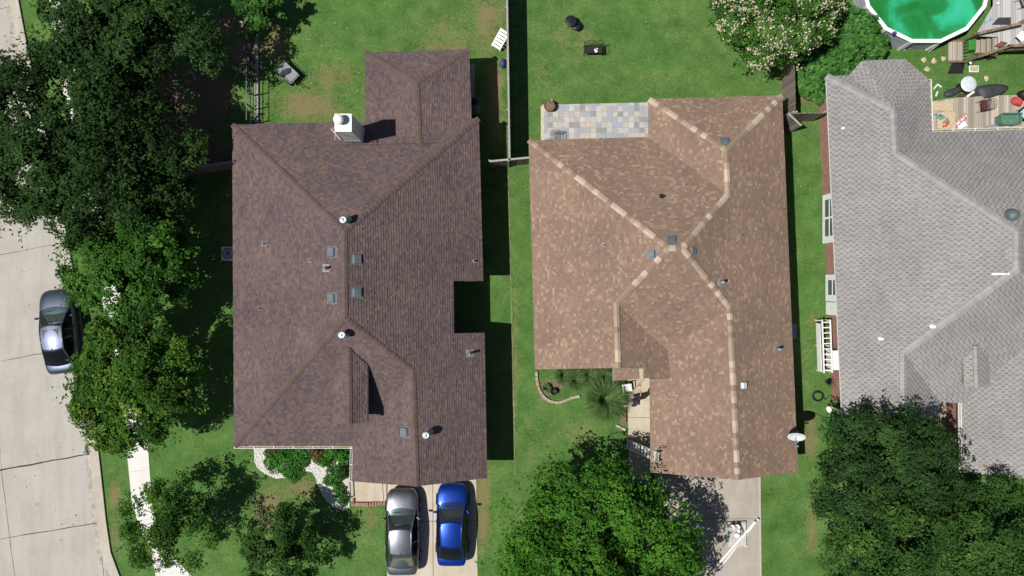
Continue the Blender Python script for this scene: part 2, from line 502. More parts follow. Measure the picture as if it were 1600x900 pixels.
gut = offset_line(edge_w, .62)
strip('gutter', offset_line(edge_w, .505), offset_line(edge_w, .8), .010, M['curb_stain'])
# joints in the slab
mb = MB()
def joint(a, b, w=.03):
    a, b = P(*a, .0105), P(*b, .0105)
    mid = [a.lerp(b, k / 14) + Vector((random.uniform(-.015, .015), random.uniform(-.02, .02), 0)) for k in range(15)]
    for i in range(14):
        d = (mid[i + 1] - mid[i]).normalized(); s_ = Vector((-d.y, d.x, 0)) * w * random.uniform(.5, 1.1) / 2
        mb.sheet([mid[i] - s_, mid[i + 1] - s_, mid[i + 1] + s_, mid[i] + s_])
random.seed(4)
joint((-120, 757), (140, 709), .085); joint((-120, 862), (152, 817), .045); joint((-120, 420), (92, 381), .03); joint((-120, 588), (66, 552), .035)
joint((-130, 205), (50, 170), .03); joint((-140, 40), (20, 10), .03)
joint((2, 735), (24, 910), .025); joint((154, 818), (162, 900), .03); joint((-8, 600), (2, 735), .012); joint((-30, 430), (-8, 600), .015)
o = mb.build('road_joints', M['joint']); o['kind'] = 'structure'

def slab(name, poly, z, mat, h=None):
    mb = MB()
    w = [P(x, y) for x, y in poly]
    mb.prism([(p.x, p.y) for p in w], -.05, z)
    o = mb.build(name, mat); o['kind'] = 'structure'; return o
slab('sidewalk', [(25, -420), (58, -420), (103, 20), (128, 150), (167, 345), (202, 520), (231, 690), (238, 790), (252, 850), (300, 900), (320, 960), (255, 960), (240, 880), (207, 790), (197, 690), (169, 520), (140, 345), (100, 150), (80, 20)], .03, M['walk_white'])
mb = MB()
for y0 in range(-60, 900, 38):
    # score lines across the walk
    import bisect
    L = [(25, -420), (80, 20), (100, 150), (140, 345), (169, 520), (197, 690), (207, 790), (240, 880), (255, 960)]
    def xat(y):
        for (xa, ya), (xb, yb) in zip(L, L[1:]):
            if ya <= y <= yb: return xa + (xb - xa) * (y - ya) / (yb - ya)
        return 250
    x0 = xat(y0)
    a, b = P(x0 + 1, y0, .034), P(x0 + 28, y0 - 4, .034)
    mb.sheet([a, b, b + Vector((0, .02, 0)), a + Vector((0, .02, 0))])
o = mb.build('sidewalk_joints', simple('walk_joint', (.42, .41, .38), .9)); o['kind'] = 'structure'
slab('driveway', [(606, 700), (744, 700), (745, 830), (750, 1085), (604, 1085)], .035, M['drive'])
mb = MB()
for a, b in (((676, 720), (677, 960)), ((606, 815), (746, 814)), ((606, 905), (746, 904))):
    a, b = P(*a, .0395), P(*b, .0395); d = (b - a).normalized(); s_ = Vector((-d.y, d.x, 0)) * .014
    mb.sheet([a - s_, b - s_, b + s_, a + s_])
o = mb.build('driveway_joints', M['joint']); o['kind'] = 'structure'
slab('front_path', [(543, 640), (556, 640), (556, 752), (604, 750), (604, 783), (549, 783), (543, 752)], .045, M['walk'])
mb = MB()
a, b = P(597, 752, .0495), P(599, 783, .0495)
mb.sheet([a, b, b + Vector((.03, 0, 0)), a + Vector((.03, 0, 0))])
o = mb.build('path_joint', M['joint']); o['kind'] = 'structure'
mb = MB()
ep = [(549, 787), (570, 788), (603, 786)]
rng = random.Random(7)
for k in range(15):
    t = k / 15 * 2; i = int(t); f = t - i
    x = ep[i][0] + (ep[i + 1][0] - ep[i][0]) * f; y = ep[i][1] + (ep[i + 1][1] - ep[i][1]) * f
    p = P(x + 2, y); mb.box((p.x, p.y, .05), (.12, .2 + rng.random() * .06, .1), rng.uniform(-.15, .15))
tag(mb.build('brick_edging', simple('edging_brick', (.3, .17, .12), .9, 0, .35, 6, .4), None, .008), 'row of weathered bricks edging the front path beside the silver car', 'edging')
slab('walkway', [(980, 560), (1014, 560), (1016, 650), (1017, 760), (983, 760)], .04, M['walk'])
mb = MB()
for y in (616, 652.5, 690):
    a, b = P(980, y, .0445), P(1017, y, .0445); mb.sheet([a, b, b + Vector((0, .02, 0)), a + Vector((0, .02, 0))])
o = mb.build('walkway_joints', M['joint']); o['kind'] = 'structure'
slab('garage_drive', [(1015, 720), (1188, 720), (1189, 820), (1192, 1085), (1060, 1085), (1060, 860)], .03, M['drive_b'])
mb = MB()
for a, b in (((1040, 811), (1188, 811)), ((1060, 905), (1189, 905))):
    a, b = P(*a, .0345), P(*b, .0345); mb.sheet([a, b, b + Vector((0, .02, 0)), a + Vector((0, .02, 0))])
o = mb.build('garage_drive_joints', M['joint']); o['kind'] = 'structure'
slab('cross_street', [(330, 1092), (4000, 1092), (4000, 1420), (-600, 1420), (60, 1092)], .012, M['road'])
slab('cross_kerb', [(330, 1080), (4000, 1080), (4000, 1092), (330, 1092)], .1, M['kerb'])
slab('garage_drive_edge', [(1185, 745), (1188, 745), (1190, 960), (1187, 960)], .045, M['kerb'])
slab('porch_floor', [(1462, 600), (1506, 600), (1506, 720), (1464, 735)], .05, M['walk'])
# soil line between the two front lawns
mb = MB(); pr = None
for k in range(40):
    y = 275 + k * 12; x = 794 + (y - 275) * .024 + rng.uniform(-.6, .6)
    w = rng.uniform(.2, 1.1)
    cur = (P(x - w, y, .006), P(x + w, y, .006))
    if pr: mb.sheet([pr[0], pr[1], cur[1], cur[0]])
    pr = cur
o = mb.build('lawn_edge', simple('dry_edge', (.2, .2, .1), .95, 0, .4, 3, .5)); o['kind'] = 'structure'

# slate patio
m = NT('slate_paving'); m.set(.75, 0, .3)
p = m.pos(); ps = m.n('SeparateXYZ'); m.l(p, ps.inputs[0])
cu = m.math('DIVIDE', m.math('SUBTRACT', ps.outputs[0], 1.66), .302); cw = m.math('DIVIDE', m.math('SUBTRACT', ps.outputs[1], 8.33), .302)
cv = m.n('CombineXYZ'); m.l(m.math('FLOOR', cu), cv.inputs[0]); m.l(m.math('FLOOR', cw), cv.inputs[1])
w = m.n('TexWhiteNoise', noise_dimensions='3D'); m.l(cv.outputs[0], w.inputs['Vector'])
col = m.ramp(w.outputs['Value'], [(0, (.17, .2, .22)), (.16, (.3, .32, .34)), (.32, (.27, .31, .38)), (.5, (.43, .42, .42)), (.62, (.45, .4, .34)), (.74, (.5, .48, .44)), (.9, (.33, .33, .3)), (.97, (.38, .3, .24))], 'CONSTANT')
nn = m.noise(p, 9, 5, .7)
col = m.mix(.24, col, (.6, .55, .5))
col = m.mix(1.0, col, m.ramp(nn, [(.3, (.75,) * 3), (.65, (1.05,) * 3)]), 'MULTIPLY')
g = m.math('MAXIMUM', m.math('LESS_THAN', m.math('FRACT', cu), .045), m.math('LESS_THAN', m.math('FRACT', cw), .045))
col = m.mix(g, col, (.3, .28, .25))
m.base(col); m.bump(m.math('ADD', nn, m.math('MULTIPLY', w.outputs['Value'], .6)), .5, .01)
slab('patio', [(847, 164), (1030, 160), (1030, 240), (847, 240)], .05, m.mat)
slab('patio_border', [(845, 166), (850, 166), (850, 240), (845, 240)], .055, simple('border_stone', (.5, .46, .36), .85, 0, .2, 6, .3))

# ------------------------------------------------------------------ houses
def newell(pts):
    n = Vector()
    for i, a in enumerate(pts):
        b = pts[(i + 1) % len(pts)]
        n += Vector(((a.y - b.y) * (a.z + b.z), (a.z - b.z) * (a.x + b.x), (a.x - b.x) * (a.y + b.y)))
    return n.normalized()

class Roof:
    def __init__(s, course=None): s.V = {}; s.faces = []; s.mb = MB(); s.course = course; s.rng = random.Random(21)
    def v(s, **kw):
        for k, (x, y, z) in kw.items(): s.V[k] = P(x, y, z)
    def face(s, *names):
        pts = [s.V[n] if isinstance(n, str) else Vector(n) for n in names]
        n = newell(pts)
        if n.z < 0: pts.reverse(); n = -n
        u = Vector((0, 0, 1)).cross(n).normalized(); w = n.cross(u)
        s.faces.append((pts, n))
        if not s.course:
            s.mb.add(pts, [tuple(range(len(pts)))], 0, False, [[(p.dot(u), p.dot(w)) for p in pts]]); return
        # lapped courses: every tab is a tilted strip with a butt edge of its own thickness and its own tone
        h, t, widths = s.course
        bm = bmesh.new(); bm.faces.new([bm.verts.new(p) for p in pts])
        v0, v1 = min(p.dot(w) for p in pts), max(p.dot(w) for p in pts)
        for k in range(math.floor(v0 / h) + 1, math.ceil(v1 / h)):
            bmesh.ops.bisect_plane(bm, geom=bm.verts[:] + bm.edges[:] + bm.faces[:], dist=1e-5, plane_co=w * (k * h), plane_no=w)
        rg = s.rng
        def clip(q, lim, sgn):
            out = []
            for a_, b_ in zip(q, q[1:] + q[:1]):
                da, db = (a_.dot(u) - lim) * sgn, (b_.dot(u) - lim) * sgn
                if da >= 0: out.append(a_)
                if (da > 0) != (db > 0) and abs(da - db) > 1e-9: out.append(a_.lerp(b_, da / (da - db)))
            return out
        for f in bm.faces:
            q0 = [v.co.copy() for v in f.verts]
            row = math.floor(f.calc_center_median().dot(w) / h)
            ul, ur_ = min(c_.dot(u) for c_ in q0), max(c_.dot(u) for c_ in q0)
            x = ul - rg.random() * .3; dash = False
            if len(widths) > 1:
                per = sum((a_[0] + a_[1]) / 2 for a_ in widths)
                x = math.floor(ul / per) * per + (row % 2) * per / 2 + rg.uniform(-.03, .03) - per
                grid = x
            while x < ur_:
                lo, hi, ta, tb = widths[1 if dash else 0]
                nx = x + rg.uniform(lo, hi)
                if len(widths) > 1 and dash: grid += per; nx = grid
                q = clip(clip(q0, x, 1), nx, -1)
                x = nx; tone = rg.uniform(ta, tb); tt = t * rg.uniform(.35, 1.25) * (.25 if dash and len(widths) > 1 else 1)
                dash = (not dash) and len(widths) > 1
                if len(q) < 3: continue
                up = [c_ + n * (tt * max(0, min(1, 1 - (c_.dot(w) / h - row))) + .002) for c_ in q]
                s.mb.tab[len(s.mb.f)] = tone
                s.mb.add(up, [tuple(range(len(up)))])
                for i in range(len(q)):
                    a, b = q[i], q[(i + 1) % len(q)]
                    if abs(a.dot(w) - row * h) < 1e-4 and abs(b.dot(w) - row * h) < 1e-4:
                        s.mb.tab[len(s.mb.f)] = tone
                        s.mb.add([up[i], a - n * .004, b - n * .004, up[(i + 1) % len(q)]], [(0, 1, 2, 3)])
        bm.free()
    def skirt(s, loop, d=.17):
        """fascia below the outline given by names"""
        mb = MB(); L = [s.V[n] for n in loop]
        for a, b in zip(L, L[1:] + L[:1]):
            dn = Vector((0, 0, d)); t = (b - a); t.z = 0; t.normalize(); o = Vector((t.y, -t.x, 0))
            mb.add([a - Vector((0, 0, .004)), b - Vector((0, 0, .004)), b - dn, a - dn], [(0, 1, 2, 3)])
        mb.sheet([Vector((p.x, p.y, 2.5 - d)) for p in L])
        return mb
    def hit(s, px, py):
        o = Vector((0, 0, CAM_H)); d = (P(px, py, 0) - o)
        best = None
        for pts, n in s.faces:
            c = sum(pts, Vector()) / len(pts)
            den = d.dot(n)
            if abs(den) < 1e-6: continue
            t = (c - o).dot(n) / den
            q = o + d * t
            ins = False; k = len(pts); j = k - 1
            for i in range(k):
                a, b = pts[i], pts[j]
                if (a.y > q.y) != (b.y > q.y) and q.x < (b.x - a.x) * (q.y - a.y) / (b.y - a.y) + a.x: ins = not ins
                j = i
            if ins and (best is None or q.z > best[0].z): best = (q, n)
        return best if best else (P(px, py, 3.0), Vector((0, 0, 1)))

def caps(segs, w=.3, step=.2, lift=.03, seed=0):
    """overlapping cap shingles along ridges and hips; segs: (a, b, drop per metre of half width)"""
    mb = MB(); n = seed
    for a, b, sl in segs:
        d = b - a; L = d.length; d.normalize()
        s_ = d.cross(Vector((0, 0, 1))).normalized()
        k = max(1, round(L / step))
        for i in range(k):
            p = a + d * (L * i / k); q = a + d * (L * (i + 1) / k + .03)
            up0 = Vector((0, 0, lift * 1.7)); up1 = Vector((0, 0, lift * .8))
            hw = w / 2
            dr = Vector((0, 0, -hw * sl * .85))
            vs_ = [p - s_ * hw + dr + up0, p + up0 * 1.15, p + s_ * hw + dr + up0, q - s_ * hw + dr + up1, q + up1 * 1.1, q + s_ * hw + dr + up1,
                   p - s_ * hw + dr - up1, p + s_ * hw + dr - up1, q - s_ * hw + dr - up1, q + s_ * hw + dr - up1]
            uu = n + .5
            fs = [(0, 1, 4, 3), (1, 2, 5, 4), (0, 3, 8, 6), (2, 7, 9, 5), (0, 6, 7, 2, 1)]
            mb.add(vs_, fs, 0, False, [[(uu, .5)] * len(f) for f in fs])
            n += 1
    return mb

def cap_set(roof, mat, segs, w, step):
    for i, s_ in enumerate(segs): caps([s_], w, step, seed=i * 61).build('ridge_cap', mat, roof)

def pipe_vent(house, R, px, py, h=.32, r=.045, mat='lead', base=.2, tilt=True):
    q, n = R.hit(px, py)
    e = MB()
    rot = n.to_track_quat('Z', 'Y').to_matrix()
    e.box(q + n * .012, (base, base * 1.1, .02), M=rot)
    fl = e.build('vent_pipe_flashing', M['lead'], house)
    t = MB()
    t.lathe([(r * 2.1, -.05), (r * 1.4, .1), (r, .13), (r, h), (r * .75, h), (r * .75, h - .12), (0, h - .12)], q, 12)
    t.build('pipe', M[mat], fl)
    return fl

def flue_vent(house, R, px, py, h=.6, r=.2):
    """round metal flue with a capped, louvred head"""
    q, n = R.hit(px, py)
    t = MB()
    t.lathe([(r * 1.5, -.1), (r * 1.05, .06), (r * .62, .09), (r * .62, h - .22), (0, h - .22)], q, 20)
    fl = t.build('flue_vent', M['galv'], house)
    c = MB()
    c.lathe([(r * .6, h - .24), (r, h - .2), (r * 1.02, h - .06), (r * .95, h - .03), (r * .55, h + .015), (r * .5, h + .0), (r * .2, h + .05), (0, h + .06)], q, 24)
    c.build('vent_cap', M['galv'], fl)
    return fl

def box_vent(house, R, px, py, mat='grey_metal', s=.44, hh=.13):
    q, n = R.hit(px, py)
    up = Vector((0, 0, 1)); d = Vector((n.x, n.y, 0)).normalized()     # down-slope in plan
    side = Vector((-d.y, d.x, 0)); w = n.cross(side).normalized()
    if w.z > 0: w = -w                                       # pointing down the slope
    t = MB()
    a = s / 2
    def pt(i, j, k): return q + side * i + w * j + n * k
    # low hood: rises from the upslope edge, overhangs downslope
    vs_ = [pt(-a, -a, 0), pt(a, -a, 0), pt(a * .95, -a * .6, hh), pt(-a * .95, -a * .6, hh), pt(a, a, hh * .85), pt(-a, a, hh * .85), pt(a, a, .02), pt(-a, a, .02)]
    t.add(vs_, [(0, 1, 2, 3), (3, 2, 4, 5), (5, 4, 6, 7), (1, 6, 4, 2), (0, 3, 5, 7)])
    o = t.build('box_vent', M[mat], house, .012)
    f = MB(); rot = Matrix((side, w, n)).transposed()
    f.box(q + n * .01, (s * 1.3, s * 1.35, .016), M=rot)
    f.build('vent_flange', M['grey_metal'] if mat == 'grey_metal' else M['lead'], o)
    return o

def gutter_run(house, a, b, out, name='gutter'):
    mb = MB(); a, b, out = Vector(a), Vector(b), Vector(out).normalized()
    z = Vector((0, 0, 1)); w = .11; h = .1
    c0, c1 = a + out * .01, b + out * .01
    mb.bar(c0 - z * h, c1 - z * h, w, .008) if False else None
    def wall(o1, o2, t1, t2):
        mb.add([c0 + o1, c1 + o1, c1 + o2, c0 + o2, c0 + t1, c1 + t1, c1 + t2, c0 + t2], [(0, 1, 2, 3), (7, 6, 5, 4), (0, 4, 5, 1), (3, 2, 6, 7), (0, 3, 7, 4), (1, 5, 6, 2)])
    wall(-z * .04, -z * .13, out * .012 - z * .04, out * .012 - z * .13)
    wall(out * w - z * .03, out * w - z * .13, out * (w + .018) - z * .03, out * (w + .018) - z * .13)
    wall(out * .012 - z * .118, out * w - z * .118, out * .012 - z * .13, out * w - z * .13)
    L = (c1 - c0).length; d = (c1 - c0).normalized(); k = int(L / 1.2) + 1
    for i in range(k + 1):
        p = c0 + d * (L * i / k); mb.bar(p + out * .0 - z * .035, p + out * (w + .01) - z * .035, .03, .012)
    g_ = mb.build(name, M['white'], house)
    db = MB(); db.bar(c0 + out * (w * .52) - z * .1, c1 + out * (w * .52) - z * .1, w * .8, .02); db.build('leaf_debris', M['debris'], g_)
    return g_

def gable_fill(mb, a, r, b, back):
    """vertical triangle under a gable, set back under the rake"""
    mb.add([a + back, b + back, r + back], [(0, 1, 2)])

def walls(house, loop, mat, d=.6, top=2.34, name='wall'):
    mb = MB(); mb.prism(inset([(p.x, p.y) for p in loop], d), 0.0, top)
    return mb.build(name, mat, house)

def dormer(house, R, T, B, E1, E2, W1, W2, mat, wallmat, capmat):
    D = Roof(R.course)
    D.V = dict(T=T, B=B, E1=E1, E2=E2, W1=W1, W2=W2)
    D.face('T', 'B', 'E2', 'E1'); D.face('T', 'W1', 'W2', 'B')
    o = D.mb.build('dormer_roof', mat, house)
    s_ = MB()
    for a, b in ((E1, E2), (E2, B), (B, W2), (W2, W1)):
        dn = Vector((0, 0, .14)); s_.add([a, b, b - dn, a - dn], [(0, 1, 2, 3)])
    s_.build('dormer_fascia', M['soffit'], o)
    w = MB()
    ix = .22
    xw, xe = W2.x + ix, E2.x - ix; ys, yn = B.y + .25, T.y - .4
    w.add([Vector((xw, ys, 2.6)), Vector((xe, ys, 2.6)), Vector((xe, ys, E2.z - .05)), Vector((B.x, ys, B.z - .12)), Vector((xw, ys, W2.z - .05)),
           Vector((xw, yn, 2.6)), Vector((xe, yn, 2.6)), Vector((xe, yn, E2.z - .05)), Vector((xw, yn, W2.z - .05))],
          [(0, 1, 2, 3, 4), (1, 6, 7, 2), (0, 4, 8, 5)])
    w.build('dormer_wall', wallmat, o)
    c = caps([(T, B, .5)], w=.26, seed=300)
    c.build('dormer_ridge_cap', capmat, o)
    R.faces += D.faces
    return o
e = 2.5

# ---- house with the dark brown roof
M['roof_a'] = shingle_mat('dark_brown_shingles', [(.08, (.106, .083, .092)), (.3, (.122, .092, .098)), (.45, (.146, .104, .098)), (.62, (.17, .116, .1)), (.76, (.132, .1, .102)), (.93, (.19, .13, .108))], .38, .22)
M['cap_a'] = cap_mat('dark_brown_caps', [(0, (.115, .083, .075)), (.5, (.13, .094, .083)), (1, (.145, .104, .09))])
HA = empty('house', P(560, 470), 0, 'house under a dark brown shingled hip roof with a white chimney box', 'house')
HA.location = (0, 0, 0)
R = Roof((.13, .024, [(.09, .22, .05, .95)]))
R.v(NW=(363, 195, e), NWj=(570, 190.5, e), WNW=(570, 82, e), WNE=(733, 77, e), WEj=(737, 185.5, e), NE=(748, 185, e), E1=(755, 439, e), N1=(708, 439, 3.19),
    N2=(709, 521, 3.19), E2=(757, 520, e), SE=(761, 747, e), GR=(651, 760, 4.1), SWg=(550, 752, e), Gj=(551, 697, e), SW=(366, 697, e),
    RN=(538, 361, 5.5), RS=(539, 497, 5.5), GRn=(645, 580, 4.12), WR1=(651, 128, 3.22), WRj=(655, 226, 3.12))
R.face('NE', 'RN', 'RS', 'GRn', 'GR', 'SE', 'E2', 'N2', 'N1', 'E1')
R.face('NW', 'SW', 'RS', 'RN'); R.face('NW', 'RN', 'NE', 'WEj', 'WRj', 'NWj')
R.face('NWj', 'WRj', 'WR1', 'WNW'); R.face('WNW', 'WR1', 'WNE'); R.face('WNE', 'WR1', 'WRj', 'WEj')
R.face('SW', 'Gj', 'GRn', 'RS'); R.face('Gj', 'SWg', 'GR', 'GRn')
RA = R
roof = R.mb.build('roof', M['roof_a'], HA)
loopA = ['NW', 'NWj', 'WNW', 'WNE', 'WEj', 'NE', 'E1', 'N1', 'N2', 'E2', 'SE', 'GR', 'SWg', 'Gj', 'SW']
R.skirt(loopA).build('fascia', M['soffit'], roof)
V = R.V
cap_set(roof, M['cap_a'], [(V['RN'], V['RS'], .46), (V['NW'], V['RN'], .32), (V['SW'], V['RS'], .32), (V['NE'], V['RN'], .32), (V['GRn'], V['RS'], .32), (V['GR'], V['GRn'], .46),
      (V['WRj'], V['WR1'], .22), (V['WNE'], V['WR1'], .25), (V['WNW'], V['WR1'], .25)], .28, .24)
wl = [V[n] for n in ('NW', 'NWj', 'WNW', 'WNE', 'WEj', 'NE', 'E1')] + [P(708, 439, e), P(709, 521, e)] + [V[n] for n in ('E2', 'SE', 'SWg', 'Gj', 'SW')]
walls(HA, wl, M['brick_brown'])
mb = MB(); gable_fill(mb, V['SWg'] + Vector((.1, 0, -.1)), V['GR'] - Vector((0, 0, .1)), V['SE'] + Vector((-.1, 0, -.1)), Vector((0, .5, 0)))
mb.build('gable_wall', M['brick_brown'], HA)
gutter_run(HA, V['SW'], V['Gj'] + Vector((.0, 0, 0)), (0, -1, 0))
gutter_run(HA, V['Gj'] + Vector((0, -.1, 0)), V['SWg'], (-1, 0, 0))
# garage door below the gable
mb = MB()
gx0, gx1, gy = V['SWg'].x + 1.3, V['SE'].x - 1.1, V['SE'].y + .58
for k in range(4):
    mb.box(((gx0 + gx1) / 2, gy, .3 + k * .53), (gx1 - gx0, .06, .51))
gd = mb.build('garage_door', M['white'], HA, .01)
mb = MB(); mb.box(((gx0 + gx1) / 2, gy - .05, .55), (.3, .04, .04)); mb.build('handle', M['dark_metal'], gd)
for wy in (2.5, -1.0, -4.5):
    mb = MB(); wx = V['NW'].x + .59
    for dy in (-.55, .55): mb.box((wx, wy + dy, 1.4), (.1, .08, 1.3))
    for dz in (.78, 2.02): mb.box((wx, wy, dz), (.1, 1.18, .08))
    w_ = mb.build('window', M['white'], HA)
    mb = MB(); mb.box((wx - .01, wy, 1.4), (.03, 1.0, 1.16)); mb.build('pane', M['window_glass'], w_)
dormer(HA, R, P(545, 543, 4.86), P(546, 663, 4.86), P(575, 571, 4.43), P(575, 660, 4.43), P(521, 571, 4.43), P(520, 660, 4.43), M['roof_a'], M['soffit'], M['cap_a'])
for x, y in ((541, 345), (539, 522), (668, 676)): flue_vent(HA, R, x, y, .68, .2)
for x, y in ((519, 394), (519, 466), (557, 405), (557, 457), (633, 675)): box_vent(HA, R, x, y)
for x, y, h, r in ((412, 381, .16, .045), (405, 482, .16, .045), (484, 407, .06, .05), (741, 408, .22, .045)): pipe_vent(HA, R, x, y, h, r)
for x, y, h in ((510, 419, .5), (734, 552, .62)): pipe_vent(HA, R, x, y, h, .07, 'galv', .38)
# chimney: white sheathed box on the north slope
q, n = R.hit(556, 214)
ch = MB()
cx, cy = q.x, q.y
topz = 5.75
hw, hd = .42, .49
# top face centre from the photograph: (538, 191)
pc = P(536.5, 192, topz)
cx, cy = pc.x, pc.y
ch.box((cx, cy, (2.6 + topz) / 2), (hw * 1.9, hd * 1.7, topz - 2.6))
chim = ch.build('chimney', M['offwhite'], HA, .01)
mb = MB(); mb.box((cx, cy, topz + .03), (hw * 1.96, hd * 1.76, .05)); mb.build('chimney_cap', M['white'], chim, .01)
mb = MB(); mb.lathe([(.14, topz + .05), (.14, topz + .3), (.24, topz + .32), (.24, topz + .45), (.1, topz + .52), (0, topz + .53)], (cx - .14, cy + .08, 0), 20); mb.build('flue', M['white'], chim)
mb = MB()
mb.tube([(cx - .62, cy - .25, topz - .1), (cx - .2, cy - .75, topz - .25)], .03, 6); mb.tube([(cx - .38, cy - .3, topz - .1), (cx - .48, cy - .75, topz - .3)], .02, 6)
mb.tube([(cx - .55, cy - .2, topz - .2), (cx - .42, cy - .3, topz - 1.6)], .03, 6)
mb.build('antenna', simple('pale_pink_metal', (.6, .42, .4), .5), chim)
mb = MB(); zb = 3.0
mb.box((cx, cy - hd * .9 - .02, zb + .6), (hw * 2.0, .03, .4)); mb.build('flashing', M['lead'], chim)

# ---- house with the tan roof and pale ridge caps
M['roof_b'] = shingle_mat('tan_shingles', [(.1, (.24, .163, .125)), (.4, (.262, .178, .135)), (.7, (.282, .192, .143)), (.82, (.295, .202, .15)), (.9, (.325, .23, .158)), (.98, (.375, .275, .19))], .38, .18)
M['cap_b'] = cap_mat('pale_caps', [(0, (.28, .2, .148)), (.34, (.29, .21, .155)), (.36, (.47, .375, .28)), (.7, (.54, .44, .335)), (.72, (.36, .275, .205)), (1, (.4, .31, .23))])
HB = empty('house', (0, 0, 0), 0, 'house under a tan shingled roof with pale ridge caps crossing in an X', 'house')
R = Roof((.125, .012, [(.09, .22, .0, 1.0)])); RB = R
R.v(NW=(826, 219, e), Nj=(1014, 214, e), NwW=(1014, 155, e), NE=(1222, 149, e), SE=(1247, 737, e), GR=(1153, 750, 4.15), SWg=(1017, 738, e), Gp=(1016, 592, e),
    C1=(1045, 388, 5.5), C2=(1066, 388, 5.5), ER1=(1137, 304, 4.18), ER2=(1135, 235, 4.15), SG1=(1140, 481, 4.2), WR1=(963, 474, 4.38), WR2=(966, 575, 4.38),
    WSW=(836, 577, e), Va=(1043, 548, 3.02), Vb=(1048, 591, 2.98), Ma=(1006, 591, 3.6), Mb=(1006, 576, 3.6))
R.face('NE', 'ER2', 'ER1', 'C2', 'SG1', 'GR', 'SE'); R.face('NW', 'C1', 'C2', 'ER1', 'Nj'); R.face('Nj', 'ER1', 'ER2', 'NwW'); R.face('NwW', 'ER2', 'NE')
R.face('NW', 'WSW', 'WR2', 'WR1', 'C1'); R.face('C1', 'C2', 'SG1', 'Va', 'WR1'); R.face('SG1', 'GR', 'SWg', 'Gp', 'Vb', 'Va'); R.face('WR1', 'Va', 'Vb', 'Ma', 'Mb', 'WR2')
R.v(p1=(958, 574, 2.98), p2=(1007, 575, 2.98), p3=(1007, 591, 2.72), p4=(958, 595, 2.72))
R.face('p1', 'p2', 'p3', 'p4')
V = R.V
roof = R.mb.build('roof', M['roof_b'], HB)
R.skirt(['NW', 'Nj', 'NwW', 'NE', 'SE', 'GR', 'SWg', 'Gp', 'Vb', 'Ma', 'Mb', 'WR2', 'WSW']).build('fascia', M['soffit'], roof)
mb = MB()
for a, b in (('p1', 'p4'), ('p4', 'p3'), ('p3', 'p2')):
    a, b = V[a], V[b]; dn = Vector((0, 0, .15)); mb.add([a, b, b - dn, a - dn], [(0, 1, 2, 3)])
mb.build('porch_fascia', M['white'], roof)
cap_set(roof, M['cap_b'], [(V['C1'], V['C2'], .46), (V['NW'], V['C1'], .33), (V['WR1'], V['C1'], .33), (V['ER1'], V['C2'], .33), (V['SG1'], V['C2'], .33), (V['ER2'], V['ER1'], .46), (V['NwW'], V['ER2'], .33), (V['NE'], V['ER2'], .33),
      (V['GR'], V['SG1'], .46), (V['WR2'], V['WR1'], .46), (P(1004, 592, 2.8), P(1003, 576, 3.05), .1)], .29, .3)
wl = [V['NW'], V['Nj'], V['NwW'], V['NE'], V['SE'], V['SWg'], V['Gp'], P(960, 592, e), P(960, 577, e), V['WSW']]
walls(HB, wl, M['brick_brown'])
mb = MB()
gable_fill(mb, V['SWg'] + Vector((.1, 0, -.1)), V['GR'] - Vector((0, 0, .1)), V['SE'] + Vector((-.1, 0, -.1)), Vector((0, .5, 0)))
mb.build('gable_wall', M['soffit'], HB); mb = MB()
gable_fill(mb, V['WSW'] + Vector((.1, 0, -.1)), V['WR2'] - Vector((0, 0, .1)), V['Ma'] + Vector((.0, .3, -.6)), Vector((0, .4, 0)))
mb.build('gable_wall', M['soffit'], HB)
mb = MB(); gx0, gx1, gy = V['SWg'].x + 1.0, V['SE'].x - 1.4, V['SE'].y + .58
for k in range(4): mb.box(((gx0 + gx1) / 2, gy, .3 + k * .53), (gx1 - gx0, .06, .51))
gd = mb.build('garage_door', M['offwhite'], HB, .01)
mb = MB(); mb.box(((gx0 + gx1) / 2, gy - .05, .55), (.3, .04, .04)); mb.build('handle', M['dark_metal'], gd)
for wy in (3, -1, -3.4):
    mb = MB(); wx = V['NW'].x + .62
    for dy in (-.55, .55): mb.box((wx, wy + dy, 1.4), (.1, .08, 1.3))
    for dz in (.78, 2.02): mb.box((wx, wy, dz), (.1, 1.18, .08))
    w_ = mb.build('window', M['white'], HB)
    mb = MB(); mb.box((wx - .01, wy, 1.4), (.03, 1.0, 1.16)); mb.build('pane', M['window_glass'], w_)
for x, y in ((1019, 397), (1050, 375), (1082, 392), (1133, 221)): box_vent(HB, R, x, y, 'grey_metal', .36, .12)
box_vent(HB, R, 1161, 602, 'offwhite', .3, .14)
for x, y, h in ((943, 383, .16), (1070, 289, .18), (1099, 319, .18), (1174, 289, .18), (1156, 368, .2)): pipe_vent(HB, R, x, y, h, .04)
pipe_vent(HB, R, 1126, 441, .42, .08, 'galv', .36); pipe_vent(HB, R, 1213, 545, .5, .07, 'galv', .36)
pipe_vent(HB, R, 1034, 307, .22, .07, 'black', .14)

